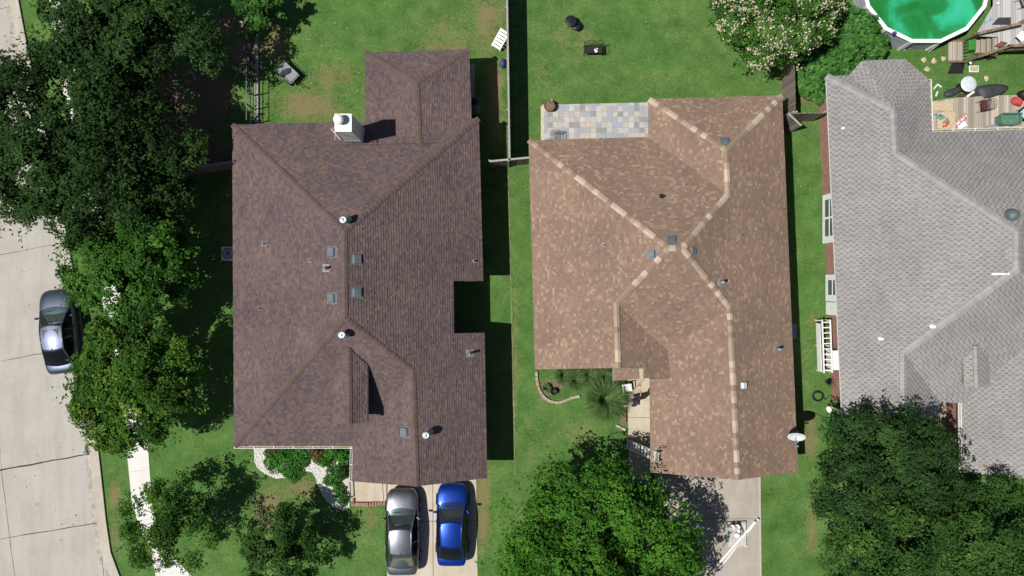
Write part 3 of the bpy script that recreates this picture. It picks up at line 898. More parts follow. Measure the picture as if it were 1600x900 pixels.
# ---- house with the grey roof
M['roof_c'] = shingle_mat('grey_shingles', [(.05, (.215, .187, .176)), (.25, (.238, .214, .205)), (.36, (.29, .277, .269)), (.7, (.312, .303, .297)), (.95, (.335, .33, .326))], .33, .16)
M['cap_c'] = cap_mat('grey_caps', [(0, (.29, .285, .285)), (.5, (.325, .32, .318)), (1, (.355, .352, .35))])
HC = empty('house', (0, 0, 0), 0, 'house under a light grey shingled roof with red brick walls and white windows', 'house')
R = Roof((.15, .01, [(.17, .2, .5, .95), (.075, .1, .0, .3)])); RC = R
R.v(NW=(1291, 119, e), a=(1327, 117.5, e), b=(1347, 95, e), c=(1414, 92, e), d=(1452, 124, e), f=(1455, 206, e), NE=(1735, 199, e), SE=(1745, 738, e), GRs=(1655, 752, 4.25), g3=(1504, 738, e), g4=(1503, 630, e), g5=(1468, 628, e), SEw=(1469, 655, e), SRs=(1412, 657, 3.82), SW=(1316, 655, e),
    WR1=(1396, 172, 3.66), WR2=(1400, 240, 3.68), RN=(1590, 362, 5.8), RS=(1590, 420, 5.8), SR1=(1412, 552, 3.84), Gn=(1655, 492, 4.3))
R.face('NW', 'SW', 'SRs', 'SR1', 'RS', 'RN', 'WR2', 'WR1'); R.face('NW', 'WR1', 'a'); R.face('a', 'WR1', 'b'); R.face('b', 'WR1', 'c'); R.face('c', 'WR1', 'd')
R.face('d', 'WR1', 'WR2', 'f'); R.face('f', 'WR2', 'RN', 'NE'); R.face('RN', 'RS', 'Gn', 'GRs', 'SE', 'NE'); R.face('RS', 'SR1', 'g5', 'g4', 'Gn'); R.face('SR1', 'SRs', 'SEw', 'g5'); R.face('g4', 'g3', 'GRs', 'Gn')
V = R.V
roof = R.mb.build('roof', M['roof_c'], HC)
R.skirt(['NW', 'a', 'b', 'c', 'd', 'f', 'NE', 'SE', 'GRs', 'g3', 'g4', 'g5', 'SEw', 'SRs', 'SW'], .12).build('fascia', M['white'], roof)
cap_set(roof, M['cap_c'], [(V['NW'], V['WR1'], .3), (V['WR1'], V['WR2'], .46), (V['RN'], V['WR2'], .33), (V['RN'], V['RS'], .46), (V['RS'], V['SR1'], .33), (V['SR1'], V['SRs'], .46)], .36, .2)
wl = [V[n] for n in ('NW', 'a', 'b', 'c', 'd', 'f', 'NE', 'SE', 'g3', 'g4', 'g5', 'SEw', 'SW')]
wl = [Vector(p) for p in wl]
walls(HC, wl, M['brick'], .62)
mb = MB()
gable_fill(mb, V['g3'] + Vector((.1, 0, -.1)), V['GRs'] - Vector((0, 0, .1)), V['SE'] + Vector((-.1, 0, -.1)), Vector((0, .5, 0)))
mb.build('gable_wall', M['brick'], HC); mb = MB()
gable_fill(mb, V['SW'] + Vector((.1, 0, -.1)), V['SRs'] - Vector((0, 0, .1)), V['SEw'] + Vector((-.1, 0, -.1)), Vector((0, .5, 0)))
mb.build('gable_wall', M['brick'], HC)
# brick plinth course that shows below the eave, windows and door on the west wall
def wx_c(py): return P(1291 + (py - 119) * .0465, py, e).x + .62
def west_window(py0, py1, z0, z1, n, door=False):
    y0, y1 = P(0, py1, .5).y, P(0, py0, .5).y
    x = wx_c((py0 + py1) / 2) - .06
    mb = MB()
    mb.box((x, (y0 + y1) / 2, (z0 + z1) / 2), (.16, y1 - y0, z1 - z0))
    o = mb.build('door' if door else 'window', M['white'], HC, .015)
    if door: return
    L = (y1 - y0 - .55); w_ = L / n
    for k in range(n):
        yc = y0 + .3 + (k + .5) * (L / n)
        g = MB(); g.box((x - .085, yc, (z0 + z1) / 2 + .1), (.02, w_ - .12, (z1 - z0) - .55)); g.build('pane', M['window_glass'], o)
        g = MB(); g.box((x - .1, yc, (z0 + z1) / 2 + .1), (.03, w_ - .12, .05)); g.build('sash', M['white'], o)
west_window(304, 380, .12, 1.75, 2); west_window(429, 471, .12, 1.75, 1); west_window(472, 492, .05, 2.0, 1, True)
for x, y, h, r in ((1316, 201, .2, .05), (1376, 529, .22, .06), (1457, 510, .18, .07)): pipe_vent(HC, R, x, y, h, r, 'white', .22)
q, n = R.hit(1548, 428); mb = MB(); mb.tube([q + Vector((0, 0, .05)), q + Vector((.5, 0, .22)), q + Vector((.52, 0, .5))], .06, 10); mb.build('vent_pipe', M['white'], HC)
q, n = R.hit(1580, 336); mb = MB(); mb.lathe([(.3, -.05), (.28, .18), (.24, .28), (.12, .35), (0, .37)], q, 20); o = mb.build('dome_vent', M['grey_metal'], HC)
dormer(HC, R, P(1525, 540, 3.95), P(1527, 605, 3.95), P(1545, 560, 3.6), P(1547, 604, 3.6), P(1505, 560, 3.6), P(1507, 604, 3.6), M['roof_c'], M['brick'], M['cap_c'])
for a, b, o_ in (('d', 'f', (1, 0, 0)), ('g4', 'g3', (-1, 0, 0)), ('f', 'NE', (0, 1, 0))):
    gutter_run(HC, V[a], V[b], o_)
# ------------------------------------------------------------------ trees and plants
def leaf_object(name, pts, nrm, size, tint, mat, parent=None, aspect=.55, seed=0, fold=.25, loc=None):
    """one mesh of many small leaves: pts (n,3), nrm (n,3), size (n,), tint (n,)"""
    g = np.random.default_rng(seed); n = len(pts)
    nrm = nrm / np.maximum(1e-6, np.linalg.norm(nrm, axis=1, keepdims=True))
    r = g.normal(size=(n, 3)); t = np.cross(nrm, r); t /= np.maximum(1e-6, np.linalg.norm(t, axis=1, keepdims=True))
    b = np.cross(nrm, t); s = size[:, None]
    a0 = pts - t * s * .5; a2 = pts + t * s * .5 - nrm * s * fold * .5
    a1 = pts + b * s * aspect * .5 - t * s * .05 + nrm * s * fold * .4; a3 = pts - b * s * aspect * .5 - t * s * .05 + nrm * s * fold * .4
    v = np.stack([a0, a1, a2, a3], 1).reshape(-1, 3).astype(np.float32)
    me = bpy.data.meshes.new(name)
    me.vertices.add(4 * n); me.vertices.foreach_set('co', v.ravel())
    me.loops.add(4 * n); me.loops.foreach_set('vertex_index', np.arange(4 * n, dtype=np.int32))
    me.polygons.add(n); me.polygons.foreach_set('loop_start', np.arange(0, 4 * n, 4, dtype=np.int32))
    me.polygons.foreach_set('loop_total', np.full(n, 4, dtype=np.int32))
    me.update(calc_edges=True)
    at = me.attributes.new('tint', 'FLOAT', 'FACE'); at.data.foreach_set('value', tint.astype(np.float32))
    me.materials.append(mat)
    o = bpy.data.objects.new(name, me); COL.objects.link(o)
    if parent is not None: o.parent = parent
    if loc is not None: o.location = loc
    return o

LEAF = {
 'dark': leaf_mat('dark_oak_leaves', [(0.2, (0.016, 0.0371, 0.0137)), (0.5, (0.0347, 0.0769, 0.0218)), (0.75, (0.064, 0.1299, 0.0328)), (0.95, (0.1067, 0.1856, 0.0546))], .22, .42),
 'mid': leaf_mat('green_leaves', [(0.2, (0.0224, 0.0636, 0.0138)), (0.5, (0.0522, 0.1392, 0.0234)), (0.75, (0.0932, 0.2187, 0.0358)), (0.95, (0.1615, 0.3047, 0.0618))], .28, .45),
 'bright': leaf_mat('bright_green_leaves', [(0.2, (0.0254, 0.0831, 0.0123)), (0.5, (0.061, 0.1781, 0.0209)), (0.75, (0.1016, 0.2552, 0.032)), (0.95, (0.1524, 0.3324, 0.0616))], .3, .45),
 'yellow': leaf_mat('yellowing_leaves', [(0.2, (0.0219, 0.0585, 0.0137)), (0.5, (0.0548, 0.13, 0.0218)), (0.7, (0.1041, 0.2145, 0.0328)), (0.88, (0.219, 0.312, 0.041)), (0.98, (0.3285, 0.377, 0.041))], .28, .45),
 'live': leaf_mat('live_oak_leaves', [(0.2, (0.0184, 0.0487, 0.0142)), (0.5, (0.0446, 0.1043, 0.0227)), (0.8, (0.0788, 0.1641, 0.034)), (0.9, (0.1312, 0.2225, 0.0425)), (0.99, (0.3149, 0.3476, 0.0425))], .22, .42),
 'broad': leaf_mat('broad_leaves', [(.2, (.03, .09, .02)), (.6, (.07, .19, .035)), (.95, (.2, .36, .12))], .3, .35),
 'shrub': leaf_mat('shrub_leaves', [(0.2, (0.0335, 0.1008, 0.0248)), (0.6, (0.0753, 0.2093, 0.0434)), (0.95, (0.1423, 0.3255, 0.0775))], .25, .4),
 'ivy': leaf_mat('ground_ivy_leaves', [(0.2, (0.0297, 0.099, 0.0154)), (0.6, (0.0594, 0.209, 0.0308)), (0.95, (0.1307, 0.33, 0.066))], .25, .4),
 'red': leaf_mat('bronze_leaves', [(.2, (.06, .05, .02)), (.6, (.15, .12, .045)), (.95, (.32, .2, .1))], .25, .5),
 'flower': leaf_mat('cream_blossom', [(.2, (.42, .38, .24)), (.6, (.6, .54, .38)), (.95, (.74, .69, .55))], .2, .6),
 'grassy': leaf_mat('ornamental_grass_blades', [(0.2, (0.0405, 0.0938, 0.025)), (0.6, (0.1013, 0.1875, 0.0562)), (0.95, (0.27, 0.3375, 0.15))], .2, .5),
}

def crown_points(g, R, H, nclump, nleaf, clump=.24, flat=.7, irregular=.28, spray=.24):
    """clumps over the crown, sprays of leaves over every clump, leaves in every spray"""
    ph = g.uniform(0, 2 * PI, 6); am = g.uniform(.4, 1, 6)
    def rad(a, el):
        k = 0
        for i in range(6): k += am[i] * np.sin((i + 1.0) * a + ph[i] + el * (i - 2)) / (1 + i * .35)
        return 1 + irregular * k / 2.6
    u = g.uniform(-.35, 1, nclump); a = g.uniform(0, 2 * PI, nclump)
    r = np.where(g.uniform(size=nclump) < .72, g.uniform(.74, 1, nclump), g.uniform(.2, .75, nclump))
    cr = np.sqrt(np.maximum(0, 1 - np.clip(u, -1, 1) ** 2)); rr = rad(a, u)
    C = np.stack([R * cr * np.cos(a) * r * rr, R * cr * np.sin(a) * r * rr, H * u * r], -1)
    cs = R * clump * g.uniform(.55, 1.4, nclump)
    per = 13; ns = nleaf // per
    w = cs ** 2; ci = g.choice(nclump, ns, p=w / w.sum())
    d = g.normal(size=(ns, 3)); d[:, 2] = np.where(d[:, 2] < -.3, -d[:, 2], d[:, 2]); d /= np.linalg.norm(d, axis=1, keepdims=True)
    q = np.where(g.uniform(size=ns) < .75, g.uniform(.7, 1.12, ns), g.uniform(.1, .7, ns))
    off = d * (q * cs[ci])[:, None]; off[:, 2] *= flat
    S = C[ci] + off
    no = d * .75 + .45 * C[ci] / R + np.array([0, 0, .65]) + g.normal(size=(ns, 3)) * .25
    no /= np.linalg.norm(no, axis=1, keepdims=True)
    ref = g.normal(size=(ns, 3)); t1 = np.cross(no, ref); t1 /= np.linalg.norm(t1, axis=1, keepdims=True); t2 = np.cross(no, t1)
    rs = spray * g.uniform(.55, 1.35, ns)
    th = g.uniform(0, 2 * PI, (ns, per)); ra = np.sqrt(g.uniform(0, 1, (ns, per))) * rs[:, None]
    x = ra * np.cos(th) * 1.25; y = ra * np.sin(th) * .8
    pts = S[:, None, :] + t1[:, None, :] * x[..., None] + t2[:, None, :] * y[..., None] - no[:, None, :] * ((ra / np.maximum(rs[:, None], 1e-6)) ** 2 * rs[:, None] * .35)[..., None] + g.normal(size=(ns, per, 3)) * .02
    nrm = no[:, None, :] + g.normal(size=(ns, per, 3)) * .33
    sp_t = g.normal(0, .1, ns)
    return C, pts.reshape(-1, 3), nrm.reshape(-1, 3), np.repeat(ci, per), np.repeat(sp_t, per)

def tree(name, label, cat, px, py, zc, R, H, leaf, nclump=60, nleaf=16000, size=.16, seed=1, group=None, trunk_r=.2, base=None, clump=.24, sprigs=0, bright_clumps=0.0, extra=None, irregular=.28, aspect=.55, flat=.7):
    g = np.random.default_rng(seed)
    c = P(px, py, zc)
    b = base if base is not None else Vector((c.x, c.y, 0))
    root = empty(name, (b.x, b.y, 0), 0, label, cat, group)
    off = np.array([c.x - b.x, c.y - b.y, zc])
    C, pts, nrm, idx, spt = crown_points(g, R, H, nclump, nleaf, clump, flat, irregular)
    if sprigs:   # thin twigs that poke out of the outline
        a = g.uniform(0, 2 * PI, sprigs); u = g.uniform(-.3, .7, sprigs)
        dirs = np.stack([np.cos(a) * np.sqrt(1 - u * u), np.sin(a) * np.sqrt(1 - u * u), u], -1)
        k = 26
        t = g.uniform(.8, 1.18, (sprigs, k))
        sp = dirs[:, None, :] * t[..., None] * np.array([R, R, H]) + g.normal(size=(sprigs, k, 3)) * R * .035
        sp = sp.reshape(-1, 3); pts = np.concatenate([pts, sp]); nrm = np.concatenate([nrm, np.array([0, 0, 1]) + g.normal(size=sp.shape) * .5]); idx = np.concatenate([idx, g.integers(0, nclump, len(sp))]); spt = np.concatenate([spt, np.zeros(len(sp))])
    ct = np.clip(g.normal(.5, .15, nclump), .22, .7)
    if bright_clumps:
        nb = len(spt) // 13; spt = spt + np.concatenate([np.repeat((g.uniform(size=nb) < bright_clumps * .6) * .32, 13), np.zeros(len(spt) - nb * 13)])
    tint = np.clip(ct[idx] + spt + g.normal(0, .1, len(pts)), 0, 1)
    sz = size * g.uniform(.6, 1.35, len(pts))
    # trunk and limbs
    mb = MB()
    fork = Vector((off[0] * .5, off[1] * .5, max(.8, zc - H * .75)))
    mb.tube([(0, 0, -.05), (0, 0, .15), fork * .5, fork], [trunk_r * 1.5, trunk_r * 1.1, trunk_r * .95, trunk_r * .8], 10)
    order = g.permutation(nclump)[:min(nclump, 22)]
    for i in order:
        e_ = Vector(C[i] + off)
        mid = fork.lerp(e_, .5) + Vector(g.normal(size=3) * R * .06) + Vector((0, 0, R * .06))
        mb.tube([fork - Vector((0, 0, .1)), mid, e_], [trunk_r * .45, trunk_r * .22, trunk_r * .06], 6)
    mb.build('trunk', M['bark'], root)
    leaf_object('crown', pts + off, nrm, sz, tint, LEAF[leaf], root, aspect, seed)
    if extra:
        fl, nf, fs = extra
        # clusters of blossom on the sunny outside of the crown
        top = pts[(pts[:, 2] > H * .05)]
        rr = np.linalg.norm(top / np.array([R, R, H]), axis=1)
        top = top[rr > .75]
        sel = top[g.integers(0, len(top), nf)] * 1.02
        k = 9
        fp = (sel[:, None, :] + g.normal(size=(nf, k, 3)) * fs).reshape(-1, 3)
        fn = np.array([0, 0, 1]) + g.normal(size=fp.shape) * .5
        leaf_object('blossom', fp + off, fn, g.uniform(.07, .13, len(fp)), g.uniform(.2, 1, len(fp)), LEAF[fl], root, .8, seed + 5)
    return root

G1 = 'trees along the street and front lawns'
tree('shade_tree', 'large dark shade tree overhanging the street at the upper left corner', 'tree', 88, 222, 4.8, 4.75, 2.6, 'dark', 105, 62000, .16, 11, G1, .32, P(150, 215), sprigs=60, flat=.6, clump=.2)
tree('shade_tree', 'dark shade tree at the top edge between street and side yard with flagstones', 'tree', 188, 66, 3.9, 4.0, 2.2, 'dark', 90, 52000, .16, 12, G1, .26, P(245, 100), sprigs=40, flat=.6, clump=.2)
tree('shade_tree', 'dark shade tree filling the side yard west of the dark brown roof corner', 'tree', 232, 245, 3.5, 2.9, 1.9, 'dark', 60, 30000, .16, 13, G1, .24, P(255, 260), sprigs=40, flat=.6, clump=.2)
tree('street_tree', 'mid green street tree beside the nose of the parked silver grey street car', 'tree', 204, 418, 3.4, 3.25, 1.7, 'mid', 84, 42000, .16, 14, G1, .17, P(250, 425), sprigs=34, bright_clumps=.15, clump=.19)
tree('street_tree', 'yellowish green street tree just below the parked silver grey street car', 'tree', 214, 594, 3.4, 3.25, 1.7, 'yellow', 84, 42000, .16, 15, G1, .17, P(255, 580), sprigs=34, bright_clumps=.08, clump=.19)
tree('young_tree', 'small sparse tree over the white sidewalk in the lower left lawn', 'tree', 264, 818, 2.8, 2.35, 1.4, 'yellow', 44, 9500, .14, 16, G1, .1, P(290, 800), sprigs=26, clump=.2)
tree('young_tree', 'small dark sparse tree on the lawn left of the silver car in the driveway', 'tree', 444, 862, 2.4, 2.0, 1.3, 'live', 40, 11000, .14, 17, G1, .1, P(475, 825), sprigs=26, clump=.2)
tree('front_yard_tree', 'big bright green tree before the house with pale ridge caps', 'tree', 922, 876, 3.6, 4.95, 2.2, 'bright', 130, 66000, .16, 18, G1, .28, P(925, 830), sprigs=50, bright_clumps=.1, clump=.17)
tree('live_oak', 'dense dark live oak touching the grey roof above the lower right corner', 'tree', 1382, 728, 4.3, 3.2, 2.2, 'dark', 90, 42000, .14, 19, G1, .24, P(1330, 690), sprigs=20, clump=.19, flat=.5)
tree('live_oak', 'broad green live oak at the bottom edge beside the lawn with yellow flecks', 'tree', 1390, 872, 4.4, 3.5, 2.1, 'live', 90, 42000, .14, 20, G1, .24, P(1340, 840), sprigs=26, bright_clumps=.16, clump=.19, flat=.6)
tree('live_oak', 'green live oak in the lower right corner below the grey garage roof', 'tree', 1555, 872, 4.2, 3.5, 2.1, 'live', 90, 42000, .14, 21, G1, .24, P(1500, 840), sprigs=26, bright_clumps=.12, clump=.19, flat=.6)
tree('crape_myrtle', 'rounded tree covered in cream white blossom at the top edge', 'tree', 1205, 8, 3.2, 3.1, 1.9, 'mid', 100, 36000, .15, 22, None, .16, P(1190, 20), sprigs=10, clump=.19, extra=('flower', 640, .08), irregular=.12)
tree('broadleaf_tree', 'small bright tree with long broad leaves at the top edge above the garden cart', 'tree', 404, 2, 1.6, 1.4, 1.0, 'broad', 30, 4200, .3, 23, None, .1, P(425, 20), sprigs=8, aspect=.34)
# shrubs
def shrub(name, label, cat, blobs, leaf, n, size, seed, aspect=.7, group=None, flat=.75):
    """blobs: (px, py, radius, height) mounds that make one plant"""
    g = np.random.default_rng(seed)
    c = P(blobs[0][0], blobs[0][1])
    root = empty(name, (c.x, c.y, 0), 0, label, cat, group)
    P_, N_, T_ = [], [], []
    tot = sum(b[2] ** 2 for b in blobs); mb = MB()
    for px, py, r, h in blobs:
        q = P(px, py, h * .6) - Vector((c.x, c.y, 0)); k = int(n * r * r / tot)
        a = g.uniform(0, 2 * PI, k); u = g.uniform(0, 1, k) ** .5
        lump = 1 + .18 * np.sin(3 * a + g.uniform(0, 6)) + .1 * np.sin(7 * a + g.uniform(0, 6))
        x, y = r * u * lump * np.cos(a), r * u * lump * np.sin(a)
        z = h * np.sqrt(np.maximum(0, 1 - .9 * u ** 2)) * g.uniform(.55, 1.06, k) * (1 + .12 * np.sin(x * 7 / r) * np.cos(y * 8 / r))
        P_.append(np.stack([x + q.x, y + q.y, z], -1))
        N_.append(np.stack([np.cos(a) * u * .8, np.sin(a) * u * .8, np.ones(k) * .9], -1) + g.normal(size=(k, 3)) * .42)
        T_.append(np.clip(g.normal(.5, .24, k) + g.normal(0, .08), 0, 1))
        for j in range(5):
            aa = j * 1.26 + g.uniform(0, 1); mb.tube([(q.x, q.y, 0), (q.x + .3 * r * math.cos(aa), q.y + .3 * r * math.sin(aa), h * .5), (q.x + .65 * r * math.cos(aa), q.y + .65 * r * math.sin(aa), h * .75)], [.02, .014, .006], 5)
    mb.build('stem', M['bark'], root)
    pts = np.concatenate(P_)
    leaf_object('foliage', pts, np.concatenate(N_), size * g.uniform(.6, 1.3, len(pts)), np.concatenate(T_), LEAF[leaf], root, aspect, seed)
    return root
shrub('fig_shrub', 'big leafy green shrub filling the corner between the brown fence and the grey roof', 'shrub', [(1285, 115, 1.25, 1.8), (1270, 95, .8, 1.5), (1318, 92, 1.2, 1.9), (1335, 112, 1.0, 1.5), (1300, 132, .6, 1.2), (1258, 125, .7, 1.3)], 'shrub', 5200, .3, 31)
shrub('fig_shrub', 'leafy green shrub growing against the round pool wall', 'shrub', [(1350, 55, 1.1, 2.1), (1330, 75, .9, 2.0), (1368, 72, .75, 1.9), (1340, 35, .8, 1.9), (1312, 78, .8, 1.7)], 'shrub', 4200, .3, 32)
shrub('ivy_bed', 'mound of bright green ground ivy framed by white gravel', 'plant', [(447, 722, .95, .45), (425, 718, .55, .35), (468, 715, .7, .4), (455, 740, .5, .35), (475, 700, .6, .4), (440, 705, .6, .35)], 'ivy', 3800, .12, 33)
shrub('garden_shrub', 'green shrub by the inner corner of the white gutter above the gravel', 'plant', [(520, 705, .6, .7), (535, 715, .45, .6), (508, 720, .45, .5)], 'ivy', 1500, .13, 34)
shrub('garden_shrub', 'bronze tinted shrub between the ivy and the corner shrub under the white gutter', 'plant', [(497, 712, .42, .5), (490, 702, .35, .5)], 'red', 700, .12, 35)
shrub('garden_shrub', 'small bronze plant at the left end of the gravel under the white gutter', 'plant', [(432, 703, .4, .35), (420, 706, .25, .3)], 'red', 500, .11, 36)
shrub('garden_shrub', 'green shrub halfway down the gravel strip beside the front path', 'plant', [(522, 745, .5, .6), (530, 735, .4, .5), (512, 752, .3, .4)], 'shrub', 1100, .12, 37)
shrub('garden_shrub', 'dark rounded bush next to the thin post by the front path', 'plant', [(536, 738, .38, .75)], 'dark', 600, .1, 38)
shrub('garden_shrub', 'low yellow green plant at the lower tip of the gravel strip', 'plant', [(534, 780, .4, .4), (530, 768, .35, .4), (526, 760, .3, .35)], 'shrub', 900, .1, 39)
shrub('low_shrub', 'small green shrub by white stones at the grey house corner', 'shrub', [(1308, 664, .45, .6), (1300, 655, .3, .5)], 'shrub', 700, .12, 40)
# ornamental grasses
def grass_tuft(name, label, px, py, R, h, n, seed, leaf='grassy', w=.03, cat='grass', group=None):
    g = np.random.default_rng(seed); c = P(px, py); root = empty(name, (c.x, c.y, 0), 0, label, cat, group)
    mb_v, mb_f, tint = [], [], []
    for i in range(n):
        a = g.uniform(0, 2 * PI); L = R * g.uniform(.45, 1.08); hh = h * g.uniform(.6, 1.1); b0 = g.uniform(0, .12) * R
        d = np.array([math.cos(a), math.sin(a), 0]); s_ = np.array([-d[1], d[0], 0]) * w * g.uniform(.6, 1.2)
        k = len(mb_v); tv = g.uniform(0, 1)
        bend = g.normal(0, .1)
        for j in range(5):
            t = j / 4
            p = d * (b0 + L * t ** .9) + np.array([0, 0, hh * math.sin(min(1, t * 1.15) * PI * .62) ]) + np.array([-d[1], d[0], 0]) * bend * t * t * R
            p[2] = max(.02, p[2]); ww = (1 - t) * .9 + .1
            mb_v += [p - s_ * ww, p + s_ * ww]
        for j in range(4): mb_f.append((k + 2 * j, k + 2 * j + 1, k + 2 * j + 3, k + 2 * j + 2)); tint.append(tv)
    me = bpy.data.meshes.new('blades'); me.from_pydata([tuple(v) for v in mb_v], [], mb_f)
    at = me.attributes.new('tint', 'FLOAT', 'FACE'); at.data.foreach_set('value', np.array(tint, dtype=np.float32)); me.materials.append(LEAF[leaf])
    o = bpy.data.objects.new('blades', me); COL.objects.link(o); o.parent = root
    return root
grass_tuft('fountain_grass', 'large fountain grass tuft spreading beside the walkway where a person stands', 944, 622, 1.25, .85, 3000, 51, 'grassy', .016)
for i, (x, y, R_, lab) in enumerate([(880, 585, .55, 'leftmost fountain grass clump along the tan roof edge behind the stone edging'), (898, 592, .6, 'second fountain grass clump from the left along the tan roof edge'), (918, 586, .6, 'fountain grass clump along the tan roof edge above the large tuft'), (945, 590, .55, 'fountain grass clump under the roof corner beside the porch')]):
    grass_tuft('fountain_grass', lab, x, y, R_ * 1.15, .55, 1100, 52 + i, 'grassy', .014)
grass_tuft('garden_plant', 'small pale yellow spiky plant at the left of the stone edged bed', 853, 606, .32, .35, 90, 60, 'grassy', .045, 'plant')
# gravel
def in_poly(x, y, poly):
    ins = False; j = len(poly) - 1
    for i in range(len(poly)):
        (xi, yi), (xj, yj) = poly[i], poly[j]
        if (yi > y) != (yj > y) and x < (xj - xi) * (y - yi) / (yj - yi) + xi: ins = not ins
        j = i
    return ins
gp = [(396, 690), (398, 722), (404, 733), (418, 742), (432, 748), (446, 746), (462, 742), (478, 736), (488, 738), (494, 748), (500, 765), (510, 783), (524, 793), (538, 798), (546, 793), (546, 690)]
slab('gravel_bed', gp, .012, simple('gravel_base', (.55, .53, .49), .95, 0, .35, 12, .5))
random.seed(9); mb = MB()
cnt = 0
while cnt < 3800:
    x, y = random.uniform(394, 548), random.uniform(690, 800)
    if not in_poly(x, y, gp): continue
    cnt += 1
    p = P(x, y); r = random.uniform(.022, .05)
    q = Matrix.Rotation(random.uniform(0, 6), 3, 'Z') @ Matrix.Rotation(random.uniform(0, 6), 3, 'X')
    vv = [q @ Vector(t) * r * random.uniform(.75, 1.2) + Vector((p.x, p.y, .02)) for t in ((1, 0, 0), (-1, 0, 0), (0, 1, 0), (0, -1, 0), (0, 0, 1), (0, 0, -1))]
    mb.add(vv, [(0, 2, 4), (2, 1, 4), (1, 3, 4), (3, 0, 4), (2, 0, 5), (1, 2, 5), (3, 1, 5), (0, 3, 5)])
o = mb.build('white_gravel', simple('white_gravel_stone', (.8, .79, .77), .85, 0, .14, 20, .2)); o['kind'] = 'stuff'
tag(o, 'white landscaping gravel around the ivy under the white gutter', 'gravel')
# edging stones of the bed
rng = random.Random(3)
path = [(838, 580), (839, 596), (843, 610), (850, 621), (860, 627), (873, 629), (885, 625), (896, 620), (906, 619)]
mb = MB()
for (xa, ya), (xb, yb) in zip(path, path[1:]):
    L = math.hypot(xb - xa, yb - ya); k = max(1, round(L / 7))
    for i in range(k):
        t = (i + .5) / k; p = P(xa + (xb - xa) * t, ya + (yb - ya) * t)
        mb.box((p.x, p.y, .06), (L / k / 28 * .94, .13 + rng.random() * .04, .12), math.atan2(-(yb - ya), xb - xa) + rng.uniform(-.08, .08))
tag(mb.build('stone_edging', simple('tan_edging_stone', (.36, .3, .21), .9, 0, .3, 5, .4), None, .012), 'curved tan stone edging round the planting bed below the tan roof', 'edging')
for i, (x, y) in enumerate([(966, 666), (974, 670)]):
    p = P(x, y); mb = MB(); mb.box((0, 0, .06), (.28, .13, .12), -.4); tag(mb.build('edging_stone', M['stone'], None, .012, loc=(p.x, p.y, 0)), ['tan edging stone by the fountain grass, farther from the walkway', 'tan edging stone touching the walkway below the fountain grass'][i], 'stone')
mb = MB(); p = P(974, 636); mb.box((p.x, p.y, .06), (.22, 1.7, .12), .05)
tag(mb.build('planter_wall', M['brick_brown'], None, .01), 'low brown brick strip between the fountain grass and the walkway', 'wall')

# ------------------------------------------------------------------ fences
def board_fence(name, label, a, b, h, mat, side=1, cat='fence', rails=True, seed=0, cap=True, board=.14):
    """close-boarded fence from a to b; side: which side the rails are on"""
    rnd = random.Random(seed); a, b = Vector(a), Vector(b); d = (b - a); L = d.length; d.normalize(); s_ = Vector((-d.y, d.x, 0)) * side
    root = empty(name, (a.x, a.y, 0), 0, label, cat)
    o_ = Vector((a.x, a.y, 0)); rz = math.atan2(d.y, d.x)
    mb = MB(); n = int(L / board)
    for i in range(n):
        c = d * (i + .5) * (L / n); hh = h + rnd.uniform(-.025, .02)
        mb.box((c.x + s_.x * rnd.uniform(-.004, .004), c.y + s_.y * rnd.uniform(-.004, .004), hh / 2), (L / n - .006, .018, hh), rz + rnd.uniform(-.01, .01))
    mb.build('boards', mat, root)
    for z in (.35, h * .55, h - .2):
        mb = MB(); mb.bar(s_ * .035 + Vector((0, 0, z)), d * L + s_ * .035 + Vector((0, 0, z)), .045, .09); mb.build('rail', M['fence_cap'], root)
    k = max(1, int(L / 2.4))
    for i in range(k + 1):
        c = d * (L * i / k) + s_ * .09
        mb = MB(); mb.box((c.x, c.y, (h - .04) / 2), (.09, .09, h - .04), rz); mb.build('post', M['fence_cap'], root, .005)
    if cap:
        mb = MB(); mb.bar(Vector((0, 0, h + .015)) + s_ * .03, d * L + Vector((0, 0, h + .015)) + s_ * .03, .1, .025); mb.build('top_board', M['fence_cap'], root)
    return root
z = 1.85
T = lambda x, y: (lambda p: (p.x, p.y, 0))(P(x, y, z))
board_fence('wood_fence', 'weathered board fence standing between the two back lawns with a long dark shadow', T(797, 251), T(792, -70), z, M['fence_wood'], 1, seed=1)
board_fence('wood_fence', 'short board fence joining the two brown roofed houses near the top middle', T(765, 253), T(828, 247), z, M['fence_wood_x'], 1, seed=2)
board_fence('wood_fence', 'brown board fence leaning along the lawn below the white blossom tree', T(1243, 174), T(1238, -60), z, M['fence_wood'], -1, seed=3, cap=False)
board_fence('wood_fence', 'short grey board fence from the brown fence to the grey house corner', T(1241, 177), T(1290, 177), z, M['fence_wood_x'], 1, seed=4, cap=False)
board_fence('wood_gate', 'open wooden gate leaning off the fence corner beside the tan roof', T(1233, 178), T(1252, 196), 1.75, M['fence_wood'], 1, 'gate', seed=5, cap=True)
board_fence('wood_fence', 'pale topped board fence in the shade left of the dark brown roof', T(268, 266), T(366, 252), 1.7, M['fence_wood_x'], 1, seed=6)
